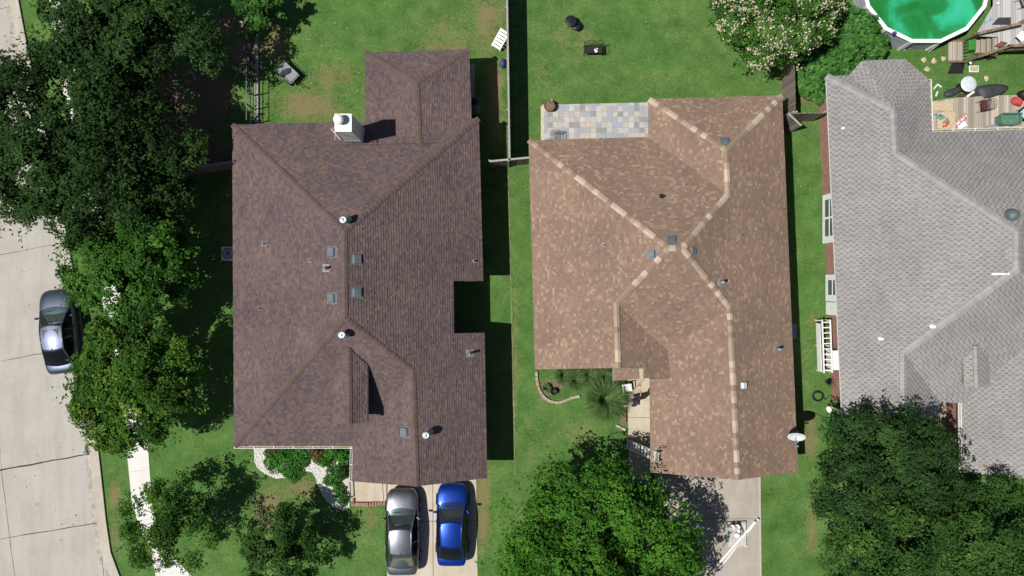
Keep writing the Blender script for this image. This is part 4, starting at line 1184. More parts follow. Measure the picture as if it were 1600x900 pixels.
# low metal fence with a timber kerb in the left back yard
root = empty('rail_fence', P(398, 200), 0, 'black metal rail fence beside the timber strip in the left back yard', 'fence')
o_ = P(398, 200)
zt = 1.35
def L_(x, y, z): p = P(x, y, z) - Vector((o_.x, o_.y, 0)); return p
ys = [96, 112, 127, 150, 172, 194]
for y in ys:
    g0 = P(399, y); mb = MB(); mb.bar((g0.x - o_.x, g0.y - o_.y, 0), (g0.x - o_.x, g0.y - o_.y, zt), .055); mb.build('post', M['dark_metal'], root)
for zz in (.25, .75, zt):
    mb = MB(); a, b = P(399, 94), P(399, 196); mb.bar((a.x - o_.x, a.y - o_.y, zz), (b.x - o_.x, b.y - o_.y, zz), .035); mb.build('rail', M['dark_metal'] if zz < zt else M['grey_metal'], root)
root2 = empty('rail_fence', P(398, 66), 0, 'short black metal rail panel under the broadleaf tree', 'fence')
o_ = P(398, 66)
for y in (48, 66):
    g0 = P(399, y); mb = MB(); mb.bar((g0.x - o_.x, g0.y - o_.y, 0), (g0.x - o_.x, g0.y - o_.y, zt), .055); mb.build('post', M['dark_metal'], root2)
for zz in (.25, .75, zt):
    mb = MB(); a, b = P(399, 46), P(399, 68); mb.bar((a.x - o_.x, a.y - o_.y, zz), (b.x - o_.x, b.y - o_.y, zz), .035); mb.build('rail', M['dark_metal'], root2)
mb = MB(); a, b = P(401, 50), P(402, 200)
d = (b - a).normalized()
for k in range(3):
    p0, p1 = a.lerp(b, k / 3 + .003), a.lerp(b, (k + 1) / 3 - .003); mb.bar(p0 + Vector((0, 0, .06)), p1 + Vector((0, 0, .06)), .2, .12)
tag(mb.build('timber_kerb', M['fence_cap'], None, .01), 'pale weathered timber strip lying along the black metal fence', 'timber')
# flagstones
for i, (x, y, r) in enumerate([(369, 6, -.3), (378, 38, -.35), (386, 57, -.5), (390, 72, -.6), (382, 75, -.75), (368, 107, .4), (376, 110, -.6)]):
    p = P(x, y); mb = MB(); mb.box((0, 0, .03), (.28 + .04 * (i % 3), .14 + .03 * (i % 2), .06))
    o = mb.build('stepping_stone', M['stone'], None, .012, loc=(p.x, p.y, 0)); o.rotation_euler.z = r - 1.0
    tag(o, ['pale stepping stone nearest the top edge left of the broadleaf tree', 'pale stepping stone beside the broadleaf tree, second from the top edge', 'pale stepping stone between the metal panel and the bare soil', 'pale stepping stone of the close pair, nearer the timber strip', 'pale stepping stone of the close pair, farther from the timber strip', 'stone in the shade left of the metal fence, farther from it', 'stone in the shade left of the metal fence, nearer to it'][i], 'stone', 'stepping stones in the left side yard')
# ------------------------------------------------------------------ cars
def loft(mb, rings, mi=0, cap=True, smooth=True, mi_fn=None):
    n = len(rings[0]); vs_ = [p for r in rings for p in r]; 
    for i in range(len(rings) - 1):
        for k in range(n):
            pass
    b = len(mb.v); mb.v += [Vector(p) for p in vs_]
    for i in range(len(rings) - 1):
        for k in range(n):
            mb.f.append([b + i * n + k, b + i * n + (k + 1) % n, b + (i + 1) * n + (k + 1) % n, b + (i + 1) * n + k]); mb.m.append(mi); mb.sm.append(smooth); mb.uv.append(None)
    if cap:
        mb.f.append([b + k for k in range(n - 1, -1, -1)]); mb.m.append(mi); mb.sm.append(smooth); mb.uv.append(None)
        mb.f.append([b + (len(rings) - 1) * n + k for k in range(n)]); mb.m.append(mi); mb.sm.append(smooth); mb.uv.append(None)

def car(label, px, py, heading, paint, L=4.8, W=1.82, sunroof=False, interior=(.02, .02, .022), shelf=None, seed=0, rack=False):
    c = P(px, py, 0)
    root = empty('parked_car', (c.x, c.y, 0), heading, label, 'car')
    k = L / 4.84; w = W / 1.84
    S = [(-2.42, .60, .72, .66, .34), (-2.36, .74, .9, .84, .3), (-2.2, .82, 1.01, .93, .26), (-1.75, .885, 1.04, .97, .22), (-1.2, .915, 1.0, .96, .2), (-.3, .92, .97, .94, .2), (.6, .915, .97, .92, .2),
         (1.15, .905, .975, .9, .2), (1.6, .9, .93, .85, .2), (2.0, .865, .86, .78, .22), (2.25, .77, .77, .69, .25), (2.38, .64, .68, .6, .3), (2.42, .5, .6, .52, .36)]
    rings = []
    for y, hw, zc, zs, zb in S:
        y *= k; hw *= w
        half = [(hw * .8, zb), (hw * .97, zb + .1), (hw, zb + .28 if zb + .28 < zs - .1 else zs - .12), (hw * .985, zs - .07), (hw * .93, zs), (hw * .62, (zs * .3 + zc * .7)), (hw * .3, zc - .006)]
        r = [Vector((0, y, zb))] + [Vector((a, y, b)) for a, b in half] + [Vector((0, y, zc))] + [Vector((-a, y, b)) for a, b in reversed(half)]
        rings.append(r)
    mb = MB(); loft(mb, rings)
    body = mb.build('body', paint, root, 0, 2)
    def hug(o):
        s1 = o.modifiers.new('sub', 'SUBSURF'); s1.subdivision_type = 'SIMPLE'; s1.levels = s1.render_levels = 4
        s2 = o.modifiers.new('hug', 'SHRINKWRAP'); s2.target = body; s2.wrap_mode = 'ABOVE_SURFACE'; s2.offset = .008
    # panel seams: hood, doors and trunk
    sm = MB()
    def zdeck(y):
        y /= k
        for (a, b) in zip(S, S[1:]):
            if a[0] <= y <= b[0]:
                t = (y - a[0]) / (b[0] - a[0]); return a[2] + (b[2] - a[2]) * t, (a[1] + (b[1] - a[1]) * t) * w, a[3] + (b[3] - a[3]) * t
        return .7, .6, .6
    for sgn in (-1, 1):
        pts = []
        for j in range(12):
            y = (1.2 + j * .1) * k; zc, hw, zs = zdeck(y); f = .8 - .012 * j
            pts.append((sgn * hw * f, y, zc * .45 + zs * .55 + .018))
        sm.tube(pts, .006, 4)
    pts = []
    for j in range(9):
        t = -1 + j / 4; zc, hw, zs = zdeck(-1.98 * k); pts.append((t * hw * .78, (-1.84 + .05 * (1 - t * t) * -1) * k, zc - .045 * abs(t) ** 2.5 + .012))
    sm.tube(pts, .006, 4)
    sm.build('panel_seam', M['black'], body)
    # greenhouse: profile along y: windscreen base, roof front, roof mid, roof rear, rear window base
    prof = [(1.28, .94, .76), (.36, 1.40, .585), (.0, 1.45, .585), (-.5, 1.46, .58), (-1.0, 1.41, .565), (-1.82, 1.01, .70)]
    belt = [(1.28, .93, .80), (.36, .955, .86), (0, .96, .865), (-.5, .965, .865), (-1.0, .975, .85), (-1.82, 1.0, .76)]
    prof = [(y * k, z_, x * w) for y, z_, x in prof]; belt = [(y * k, z_, x * w) for y, z_, x in belt]
    def across(i, n=6, up=.0):
        y, z_, x = prof[i]
        bow = (.16 if i == 0 else .11 if i == 1 else -.1 if i == 4 else -.12 if i == 5 else 0)
        crown = .05 if 0 < i < 5 else .02
        out = []
        for j in range(n + 1):
            t = -1 + 2 * j / n
            out.append(Vector((x * t, y + bow * (1 - t * t) * 1.0, z_ + crown * (1 - t * t) + up)))
        return out
    def surf(name, i0, i1, mat, sub=3, shrink=0.0, up=0.0, n=6):
        A, B = across(i0, n, up), across(i1, n, up); mb = MB(); vs_ = []
        for s_ in range(sub + 1):
            t = s_ / sub
            for a, b in zip(A, B):
                p = a.lerp(b, t); p.z += .035 * 4 * t * (1 - t) * (1 if i0 in (0, 4) else .0); vs_.append(p)
        fs = [(s_ * (n + 1) + j, (s_ + 1) * (n + 1) + j, (s_ + 1) * (n + 1) + j + 1, s_ * (n + 1) + j + 1) for s_ in range(sub) for j in range(n)]
        mb.add(vs_, fs, 0, True); return mb.build(name, mat, root)
    surf('windshield', 0, 1, M['car_glass']); surf('rear_window', 4, 5, M['car_glass'] if shelf else M['dark_glass'])
    # roof panel as one shell
    mb = MB(); vs_ = []; n = 8
    for i in range(1, 5):
        vs_ += across(i, n)
    mb.add(vs_, [(i * (n + 1) + j, (i + 1) * (n + 1) + j, (i + 1) * (n + 1) + j + 1, i * (n + 1) + j + 1) for i in range(3) for j in range(n)], 0, True)
    rf = mb.build('roof_panel', paint, root, 0, 2)
    for m_ in rf.modifiers: m_.boundary_smooth = 'PRESERVE_CORNERS'
    so = rf.modifiers.new('thick', 'SOLIDIFY'); so.thickness = .03; so.offset = -1
    for sgn in (-1, 1):
        mb = MB(); vs_ = []
        for (y, z_, x), (by, bz, bx) in zip(prof, belt):
            vs_ += [Vector((sgn * (bx + .004), by, bz - .03)), Vector((sgn * (x + .004), y, z_ - .012))]
        mb.add(vs_, [(2 * i, 2 * i + 2, 2 * i + 3, 2 * i + 1) for i in range(1, 4)], 0, True)
        mb.add([vs_[0], vs_[2], vs_[3]], [(0, 1, 2)]); mb.add([vs_[8], vs_[10], vs_[9]], [(0, 1, 2)])
        mb.build('side_window', M['dark_glass'], root)
        mb = MB()   # pillars and roof rail
        off = Vector((sgn * .008, 0, 0))
        top = [Vector((sgn * x, y, z_)) for y, z_, x in prof]
        mb.tube([t + off for t in top], [.03, .036, .036, .036, .036, .04], 6)
        b2 = belt[3]; mb.tube([Vector((sgn * (b2[2] + .006), b2[0] + .15, b2[1] - .03)), top[3] + off + Vector((0, .1, -.01))], .03, 6)
        mb.build('pillar', paint, root)
        mb = MB(); mb.tube([Vector((sgn * (x + .012), y, z_ - .02)) for y, z_, x in belt], .012, 5); mb.build('window_trim', M['black'], root)
    # interior
    mb = MB(); mb.box((0, -.2 * k, .62), (1.5 * w, 2.7 * k, .5)); mb.build('cabin_floor', M['black'], root)
    it = simple('car_interior', interior, .8, 0, .2, 6, .2)
    for sx in (-.36, .36):
        mb = MB(); mb.box((sx, .05 * k, .86), (.5, .5, .14)); mb.box((sx, -.28 * k, 1.02), (.48, .14, .5), M=Matrix.Rotation(.2, 3, 'X')); mb.box((sx, -.36 * k, 1.3), (.24, .1, .14)); mb.build('front_seat', it, root, .04)
    mb = MB(); mb.box((0, -.95 * k, .9), (1.2, .4, .14)); mb.box((0, -1.18 * k, 1.03), (1.2, .14, .36), M=Matrix.Rotation(.3, 3, 'X')); mb.build('rear_seat', it, root, .04)
    mb = MB(); mb.box((0, .78 * k, .93), (1.38 * w, .5, .08)); mb.build('dashboard', M['black'], root, .03)
    mb = MB(); mb.lathe([(.15, 0), (.165, .012), (.18, 0), (.165, -.012), (.15, 0)], (-.36, .48 * k, 1.0), 16); mb.build('steering_wheel', M['black'], root)
    sh = shelf or (.03, .03, .032)
    mb = MB(); mb.box((0, -1.5 * k, .99), (1.25 * w, .55, .05)); mb.build('parcel_shelf', simple('parcel_shelf', sh, .85, 0, .15, 6, .1), root)
    # wheels
    for sx in (-1, 1):
        for sy in (1.42, -1.4):
            cx = sx * (.86 * w); mb = MB()
            R90 = Matrix.Rotation(PI / 2, 3, 'Y')
            def lt(prof_):
                m2 = MB(); m2.lathe(prof_, (0, 0, 0), 22); m2.v = [R90 @ p + Vector((cx, sy * k, .32)) for p in m2.v]; return m2
            wh = lt([(.2, -.1), (.29, -.105), (.325, -.08), (.325, .08), (.29, .105), (.2, .1)]).build('wheel', M['rubber'], root)
            lt([(0, .09 * sx), (.08, .1 * sx), (.2, .085 * sx), (.21, .04 * sx)]).build('rim', M['rim'], wh)
    for sgn in (-1, 1):
        mb = MB(); mb.blob((sgn * (.97 * w), .86 * k, 1.0), (.12, .07, .075), 12, 8); mb.bar((sgn * .86 * w, .9 * k, .95), (sgn * .97 * w, .88 * k, .98), .05, .05)
        mb.build('wing_mirror', paint, root)
        mb = MB(); zc, hw, zs = zdeck(2.2 * k)
        vs_ = [(sgn * .72 * w, 2.27 * k, .66), (sgn * .5 * w, 2.36 * k, .66), (sgn * .52 * w, 2.16 * k, .78), (sgn * .77 * w, 1.92 * k, .8), (sgn * .83 * w, 2.02 * k, .7)]
        mb.add([Vector(p) for p in vs_], [(0, 1, 2, 3, 4)], 0, True); hug(mb.build('headlight', M['lamp_lens'], root))
        mb = MB(); vs_ = [(sgn * .8 * w, -2.2 * k, .9), (sgn * .5 * w, -2.37 * k, .91), (sgn * .5 * w, -2.4 * k, .76), (sgn * .8 * w, -2.27 * k, .74)]
        mb.add([Vector(p) for p in vs_], [(0, 1, 2, 3)]); hug(mb.build('taillight', M['tail_lens'], root))
        mb = MB(); mb.tube([(sgn * .1, 1.24 * k, .985), (sgn * .1 - .45 * .9, 1.18 * k, 1.0)], .009, 5); mb.build('wiper', M['black'], root)
        for yy in (.25, -.75):
            mb = MB(); mb.box((sgn * .905 * w, yy * k, .82), (.03, .18, .03)); mb.build('door_handle', paint, root)
    mb = MB(); mb.box((0, 2.4 * k, .5), (.9, .05, .14)); mb.build('grille', M['black'], root, .01)
    mb = MB(); mb.box((0, -2.42 * k, .66), (.5, .02, .12)); mb.build('licence_plate', M['offwhite'], root)
    if sunroof:
        mb = MB(); mb.add([Vector((a, b, 1.503 - .045 * (a / .58) ** 2)) for a, b in ((-.42, .16), (.42, .16), (.42, -.32), (-.42, -.32))], [(0, 3, 2, 1)]); mb.build('sunroof', M['black'], root)
    mb = MB(); mb.blob((0, -.93 * k, 1.47), (.02, .07, .04), 8, 6); mb.build('antenna', M['black'], root)
    return root
def heading(x0, y0, x1, y1):   # from the rear pixel to the front pixel
    return math.atan2(-(x1 - x0), (y0 - y1))
car('silver sedan with a beige rear shelf parked on the driveway beside the blue car', 631.5, 825, heading(632, 890, 631, 762), paint_mat('silver_paint', (.17, .18, .205), .8, .34), 4.72, 1.84, shelf=(.5, .42, .28), interior=(.2, .165, .11))
car('bright blue sedan parked on the driveway right of the silver car', 708, 814, heading(707, 878, 708, 755), paint_mat('blue_paint', (.004, .04, .3), .6, .34), 4.5, 1.74, interior=(.06, .06, .06))
car('dark silver grey sedan with a sunroof parked at the street kerb', 105, 517, heading(112, 580, 98, 455), paint_mat('slate_silver_paint', (.075, .09, .13), .75, .42), 4.65, 1.84, sunroof=True)

# ------------------------------------------------------------------ swimming pool and decks
pc = P(1447, -34, 1.3); pr = 3.5
pool = empty('round_pool', (pc.x, pc.y, 0), 0, 'above ground round pool of cloudy green water with a white rim', 'pool')
n = 14
ang = [(-PI / 2 + PI / n) + 2 * PI * i / n for i in range(n)]
ring = [(math.cos(a), math.sin(a)) for a in ang]
mb = MB()
for i in range(n):
    a, b = ring[i], ring[(i + 1) % n]
    mb.add([Vector((a[0] * pr, a[1] * pr, 0)), Vector((b[0] * pr, b[1] * pr, 0)), Vector((b[0] * pr, b[1] * pr, 1.28)), Vector((a[0] * pr, a[1] * pr, 1.28))], [(0, 1, 2, 3)])
    mb.add([Vector((a[0] * (pr - .06), a[1] * (pr - .06), .05)), Vector((b[0] * (pr - .06), b[1] * (pr - .06), .05)), Vector((b[0] * (pr - .06), b[1] * (pr - .06), 1.28)), Vector((a[0] * (pr - .06), a[1] * (pr - .06), 1.28))], [(3, 2, 1, 0)])
mb.build('pool_wall', simple('pool_wall_vinyl', (.33, .36, .4), .6, 0, .15, 3, .1), pool)
mb = MB()
for i in range(n):
    a, b = ring[i], ring[(i + 1) % n]; ro, ri = pr + .08, pr - .12
    q = [Vector((b[0] * ro, b[1] * ro, 0)), Vector((b[0] * ri, b[1] * ri, 0)), Vector((a[0] * ri, a[1] * ri, 0)), Vector((a[0] * ro, a[1] * ro, 0))]
    mb.prism([(p.x, p.y) for p in q], 1.28, 1.34)
mb.build('pool_rim', M['white'], pool)
for a in ring:
    mb = MB(); mb.box((a[0] * (pr + .03), a[1] * (pr + .03), .64), (.1, .16, 1.27), math.atan2(a[1], a[0])); mb.build('pool_post', M['offwhite'], pool)
m = NT('algae_water'); m.set(.06, 0, .5)
nn = m.noise(m.pos(), .42, 4, .5, .5)
m.base(m.ramp(nn, [(.36, (.015, .16, .035)), (.45, (.02, .22, .06)), (.52, (.03, .4, .2)), (.66, (.06, .55, .33))]))
m.bump(m.noise(m.pos(), 5, 3), .25, .02)
mb = MB(); mb.sheet([Vector((a[0] * (pr - .07), a[1] * (pr - .07), 1.12)) for a in ring]); mb.build('pool_water', m.mat, pool)
def rail_run(parent, a, b, h, posts=True, bal=.13, mat='deck_rail'):
    a, b = Vector(a), Vector(b); d = b - a; L = d.length; k = int(L / bal)
    mb = MB(); mb.bar(a + Vector((0, 0, h)), b + Vector((0, 0, h)), .14, .04); mb.build('hand_rail', M[mat], parent)
    mb = MB(); mb.bar(a + Vector((0, 0, .12)), b + Vector((0, 0, .12)), .05, .08)
    for i in range(k + 1):
        p = a + d * (i / k); mb.bar(p + Vector((0, 0, .1)), p + Vector((0, 0, h - .02)), .035)
    mb.build('balusters', M[mat], parent)
    for p in (a, b):
        mb = MB(); mb.bar(p - Vector((0, 0, .2)), p + Vector((0, 0, h + .06)), .09); mb.build('rail_post', M[mat], parent)
dk = empty('pool_deck', P(1600, 40), 0, 'raised grey timber deck with railings and steps beside the round pool', 'deck')
def rel(root, v): return Vector((v.x - root.location.x, v.y - root.location.y, v.z))
zd = 1.15
pl = [(1552, 8), (1556, -120), (1740, -120), (1740, 76), (1560, 72), (1560, 58), (1524, 56)]
mb = MB(); mb.prism([tuple(rel(dk, P(x, y, zd)))[:2] for x, y in pl], zd - .06, zd); mb.build('deck_boards', M['deck_grey'], dk)
mb = MB()
for x, y in ((1562, 70), (1640, 72), (1720, 72), (1720, -90), (1562, -90), (1640, -20)):
    p = rel(dk, P(x, y, zd)); mb.box((p.x, p.y, (zd - .08) / 2), (.12, .12, zd - .08))
mb.build('deck_posts', M['deck_rail'], dk)
for k in range(4):
    mb = MB(); x1 = 1560 - k * 9.0; p = rel(dk, P(x1 - 5, 68, zd - .25 * (k + 1))); mb.box((p.x, p.y + .0, zd - .25 * (k + 1)), (.34, 1.05, .05)); mb.build('step', M['deck'], dk)
mb = MB()
for yy in (54, 84):
    a = rel(dk, P(1562, yy, zd)); b = rel(dk, P(1520, yy, .05)); mb.bar(a - Vector((0, 0, .15)), b, .05, .24)
mb.build('stringer', M['deck_rail'], dk)
rail_run(dk, rel(dk, P(1514, 60, zd - .3)), rel(dk, P(1582, 44, zd)), .75)
rail_run(dk, rel(dk, P(1560, 79, zd)), rel(dk, P(1720, 77, zd)), .8)
rail_run(dk, rel(dk, P(1514, 96, .1)), rel(dk, P(1560, 80, zd)), .8)
# second flight towards the lawn
st = empty('garden_steps', P(1492, 82), 0, 'small timber steps on the lawn below the pool rim', 'steps')
for k in range(3):
    mb = MB(); p = rel(st, P(1486 + k * 7, 80, .12 + .18 * k)); mb.box((p.x, p.y, .12 + .18 * k), (.3, 1.05, .05)); mb.build('step', M['deck'], st)
mb = MB()
for y in (64, 97):
    a = rel(st, P(1480, y, .05)); b = rel(st, P(1508, y, .5)); mb.bar(a, b, .05, .14)
mb.build('stringer', M['deck_rail'], st)
mb = MB()
for k in range(7):
    p = rel(st, P(1505, 66 + k * 5, .5)); mb.bar((p.x - .1, p.y, .3), (p.x + .18, p.y, .62), .04)
mb.build('balusters', M['deck_rail'], st)
# lower deck against the house
d2 = empty('patio_deck', P(1530, 180), 0, 'low weathered timber deck between the lawn and the grey roof', 'deck')
pl = [(1456, 158), (1500, 152), (1560, 149), (1740, 146), (1740, 230), (1456, 230)]
mb = MB(); mb.prism([tuple(rel(d2, P(x, y, .2)))[:2] for x, y in pl], .12, .2); mb.build('deck_boards', M['deck'], d2)
mb = MB(); mb.prism([tuple(rel(d2, P(x, y, .1)))[:2] for x, y in [(1458, 160), (1738, 149), (1738, 226), (1458, 226)]], 0, .115); mb.build('deck_frame', M['deck_rail'], d2)
mb = MB(); p = rel(d2, P(1472, 166, .2)); mb.box((p.x, p.y, .215), (1.15, .5, .022)); mb.build('loose_board', M['pale_wood'], d2)
# ------------------------------------------------------------------ things on the lawns and roofs
def at(px, py, z=0.0): p = P(px, py, z); return (p.x, p.y, z)
# ladder against the garage eave
a, b = P(978, 693, 0), P(1031, 716, 3.15)
lad = empty('ladder', (a.x, a.y, 0), 0, 'white aluminium ladder leaning from the walkway against the tan garage roof', 'ladder')
d = (b - a); L = d.length; d.normalize(); s_ = Vector((-d.y, d.x, 0)).normalized() * .23
for sg in (-1, 1):
    mb = MB(); mb.bar(s_ * sg, s_ * sg + d * L, .03, .085, up=s_); mb.build('side_rail', M['alu'], lad)
    mb = MB(); mb.box(s_ * sg + Vector((0, 0, .02)), (.1, .06, .04)); mb.build('foot', M['rubber'], lad)
k = 11
nrm = d.cross(s_).normalized()
for i in range(k):
    c = d * (L * (i + .7) / (k + .3)); mb = MB(); mb.bar(c - s_ * .97, c + s_ * .97, .1, .03, up=(0, 0, 1)); mb.build('rung', M['alu'], lad)
c = d * (L * .93)
mb = MB(); mb.bar(c - s_ * 2.2 + Vector((0, 0, .06)), c + s_ * 2.2 + Vector((0, 0, .06)), .04); 
for sg in (-1, 1): mb.bar(c + s_ * 2.2 * sg + Vector((0, 0, .06)), c + s_ * 2.2 * sg + Vector((.42, 0, .1)), .035)
mb.build('stand_off', M['dark_metal'], lad)
# satellite dish on the tan roof
q, n = RB.hit(1238, 683)
di = empty('satellite_dish', (q.x, q.y, q.z), 0, 'pale satellite dish on a mast near the right eave of the tan roof', 'satellite dish')
mb = MB(); mb.box(n * .02, (.3, .25, .02), M=n.to_track_quat('Z', 'Y').to_matrix()); mb.build('foot_plate', M['galv'], di)
mb = MB(); mb.tube([(0, 0, 0), (0, .02, .45), (-.08, .12, .7)], .03, 8); mb.tube([(.12, -.1, .0), (0, .01, .4)], .015, 6); mb.build('mast', M['galv'], di)
face = Vector((-.15, -.74, .64)).normalized()
rot = face.to_track_quat('Z', 'Y').to_matrix(); mb = MB()
prof = [(0, -.09), (.12, -.083), (.25, -.06), (.36, -.02), (.42, .0), (.42, .012), (.36, -.006), (.25, -.045), (.12, -.07), (0, -.078)]
mb.lathe(prof, (0, 0, 0), 28); mb.v = [rot @ Vector((p.x * 1.1, p.y * .92, p.z)) + Vector((-.08, .16, .78)) for p in mb.v]
mb.build('reflector', simple('dish_grey', (.62, .66, .68), .45, 0, .08, 4, .05), di)
mb = MB(); e_ = face * .5 + Vector((-.08, .1, .62)); mb.tube([Vector((-.08, .14, .5)), e_], .016, 6); mb.box(e_, (.2, .08, .08), .1); mb.build('receiver_arm', M['galv'], di)
# cable conduit / meter box beside the tan roof
p = P(1246, 683, 2.2); mb = MB(); mb.box((0, 0, 0), (.14, .6, .12)); o = mb.build('junction_box', M['white'], None, .01, loc=(p.x - .05, p.y, 2.2)); tag(o, 'white box on the eave under the satellite dish', 'electrical box')
p = P(1242, 518, .9); mb = MB(); mb.box((0, 0, .45), (.3, .72, .9)); mb.box((-.0, 0, .915), (.36, .78, .03)); mb.box((.16, 0, .5), (.02, .6, .7)); o = mb.build('utility_cabinet', simple('grey_blue_cabinet', (.35, .4, .5), .5), None, .015, loc=(p.x - .1, p.y, 0)); tag(o, 'grey blue utility cabinet standing beside the wall under the tan eave', 'cabinet')
p = P(356, 396, .8); ac = empty('air_conditioner', (p.x, p.y, 0), 0, 'white air conditioner unit on the ground below the left eave of the dark brown roof', 'air conditioner')
mb = MB(); mb.box((0, 0, .4), (.75, .75, .78)); mb.build('housing', M['white'], ac, .05)
mb = MB(); mb.lathe([(.3, .79), (.3, .815), (.27, .815), (.27, .79)], (0, 0, 0), 24)
for k in range(8): a = k * PI / 8; mb.bar((-.28 * math.cos(a), -.28 * math.sin(a), .805), (.28 * math.cos(a), .28 * math.sin(a), .805), .012)
mb.build('fan_grille', M['dark_metal'], ac)
# person on the walkway (skin-modifier figure)
def person(px, py, rz):
    c = P(px, py, .04)
    root = empty('person', (c.x, c.y, .04), rz, 'person in a navy shirt and grey trousers standing on the walkway with one arm raised', 'person')
    J = dict(pelvis=(0, 0, .95), waist=(0, .0, 1.08), chest=(0, .01, 1.3), upch=(0, 0, 1.42), neck=(0, -.005, 1.5), hbase=(0, .01, 1.57), head=(0, .03, 1.67), crown=(0, .025, 1.74),
             hipl=(-.1, 0, .9), kneel=(-.12, .04, .5), ankl=(-.13, -.02, .09), toel=(-.15, .15, .05), hipr=(.1, 0, .9), kneer=(.13, .06, .5), ankr=(.14, .03, .09), toer=(.17, .2, .05),
             shl=(-.19, 0, 1.42), ell=(-.36, .12, 1.2), wrl=(-.5, .3, 1.18), pal=(-.55, .36, 1.18), shr=(.19, 0, 1.43), elr=(.42, .08, 1.42), wrr=(.55, .2, 1.6), par=(.58, .25, 1.66))
    Rr = dict(pelvis=(.155, .11), waist=(.145, .1), chest=(.15, .1), upch=(.1, .065), neck=(.055, .055), hbase=(.065, .07), head=(.078, .098), crown=(.055, .07),
              hipl=(.095, .095), kneel=(.065, .065), ankl=(.045, .05), toel=(.04, .03), hipr=(.095, .095), kneer=(.065, .065), ankr=(.045, .05), toer=(.04, .03),
              shl=(.058, .058), ell=(.045, .045), wrl=(.03, .03), pal=(.036, .022), shr=(.058, .058), elr=(.045, .045), wrr=(.03, .03), par=(.036, .022))
    E = [('pelvis', 'waist'), ('waist', 'chest'), ('chest', 'upch'), ('upch', 'neck'), ('neck', 'hbase'), ('hbase', 'head'), ('head', 'crown'), ('pelvis', 'hipl'), ('hipl', 'kneel'), ('kneel', 'ankl'), ('ankl', 'toel'),
         ('pelvis', 'hipr'), ('hipr', 'kneer'), ('kneer', 'ankr'), ('ankr', 'toer'), ('upch', 'shl'), ('shl', 'ell'), ('ell', 'wrl'), ('wrl', 'pal'), ('upch', 'shr'), ('shr', 'elr'), ('elr', 'wrr'), ('wrr', 'par')]
    # fingers
    for tag_, w_, p_ in (('l', 'wrl', 'pal'), ('r', 'wrr', 'par')):
        W, Pm = Vector(J[w_]), Vector(J[p_]); f = (Pm - W).normalized(); sd_ = f.cross(Vector((0, 0, 1))).normalized(); up = sd_.cross(f)
        for j, (o_, ln) in enumerate(((-.03, .07), (-.01, .08), (.012, .075), (.032, .06))):
            a_, b_ = 'f%s%da' % (tag_, j), 'f%s%db' % (tag_, j)
            J[a_] = tuple(Pm + sd_ * o_ + f * ln * .55); J[b_] = tuple(Pm + sd_ * o_ + f * ln - up * .025)
            Rr[a_] = (.009, .009); Rr[b_] = (.008, .008); E += [(p_, a_), (a_, b_)]
        t = 't' + tag_; J[t] = tuple(Pm - sd_ * .055 + f * .01 + up * .01); Rr[t] = (.011, .011); E.append((p_, t))
    names = list(J); ix = {k_: i for i, k_ in enumerate(names)}
    me = bpy.data.meshes.new('body'); me.from_pydata([J[k_] for k_ in names], [(ix[a_], ix[b_]) for a_, b_ in E], [])
    o = bpy.data.objects.new('body', me); COL.objects.link(o); o.parent = root
    sk = o.modifiers.new('skin', 'SKIN'); sk.use_smooth_shade = True
    for i, k_ in enumerate(names): me.skin_vertices[0].data[i].radius = Rr[k_]
    me.skin_vertices[0].data[0].use_root = True
    ss = o.modifiers.new('sub', 'SUBSURF'); ss.levels = 1; ss.render_levels = 2
    m = NT('skin_tone'); m.set(.6, 0, .3); nn = m.noise(m.pos(), 8, 3); m.base(m.ramp(nn, [(.3, (.36, .2, .14)), (.7, (.45, .26, .18))])); me.materials.append(m.mat)
    def cloth(name, spine, radii, mat, n=14):
        mb = MB(); vs_ = []
        for (x, y, z_), (rx, ry) in zip(spine, radii):
            vs_ += [Vector((x + rx * math.cos(2 * PI * i / n), y + ry * math.sin(2 * PI * i / n), z_)) for i in range(n)]
        mb.add(vs_, [(r * n + i, r * n + (i + 1) % n, (r + 1) * n + (i + 1) % n, (r + 1) * n + i) for r in range(len(spine) - 1) for i in range(n)], 0, True)
        return mb
    navy = simple('navy_cloth', (.018, .022, .06), .85, 0, .3, 14, .3); grey = simple('grey_denim', (.1, .12, .16), .85, 0, .25, 14, .3)
    mb = cloth('shirt', [(0, 0, .9), (0, 0, 1.05), (0, .01, 1.28), (0, .005, 1.42), (0, 0, 1.48), (0, 0, 1.5)], [(.185, .14), (.17, .125), (.2, .145), (.2, .115), (.11, .085), (.075, .07)], navy)
    for sg, el in ((-1, J['ell']), (1, J['elr'])):
        mb.tube([(sg * .14, 0, 1.41), (sg * .2, .01, 1.42), Vector((sg * .19, 0, 1.42)).lerp(Vector(el), .75)], [.085, .085, .068], 10)
    mb.build('shirt', navy, root)
    mb = cloth('trousers', [(0, 0, 1.0), (0, 0, .86), (0, 0, .8)], [(.172, .13), (.185, .135), (.17, .12)], grey)
    for sd_ in ('l', 'r'):
        mb.tube([J['hip' + sd_], Vector(J['hip' + sd_]).lerp(Vector(J['knee' + sd_]), .5), J['knee' + sd_], Vector(J['ank' + sd_]) + Vector((0, 0, .02))], [.108, .1, .085, .07], 12)
    mb.build('trousers', grey, root)
    mb = MB()
    for sd_ in ('l', 'r'):
        a_, t_ = Vector(J['ank' + sd_]), Vector(J['toe' + sd_]); dd = (t_ - a_); dd.z = 0; dd.normalize()
        mb.blob((a_.x + dd.x * .07, a_.y + dd.y * .07, .045), (.055, .14, .05), 12, 8)
    mb.build('shoes', M['black'], root)
    mb = MB(); mb.blob((0, .0, 1.7), (.092, .112, .085), 14, 9, .05); mb.build('hair', simple('dark_hair', (.03, .02, .015), .7, 0, .3, 30, .4), root)
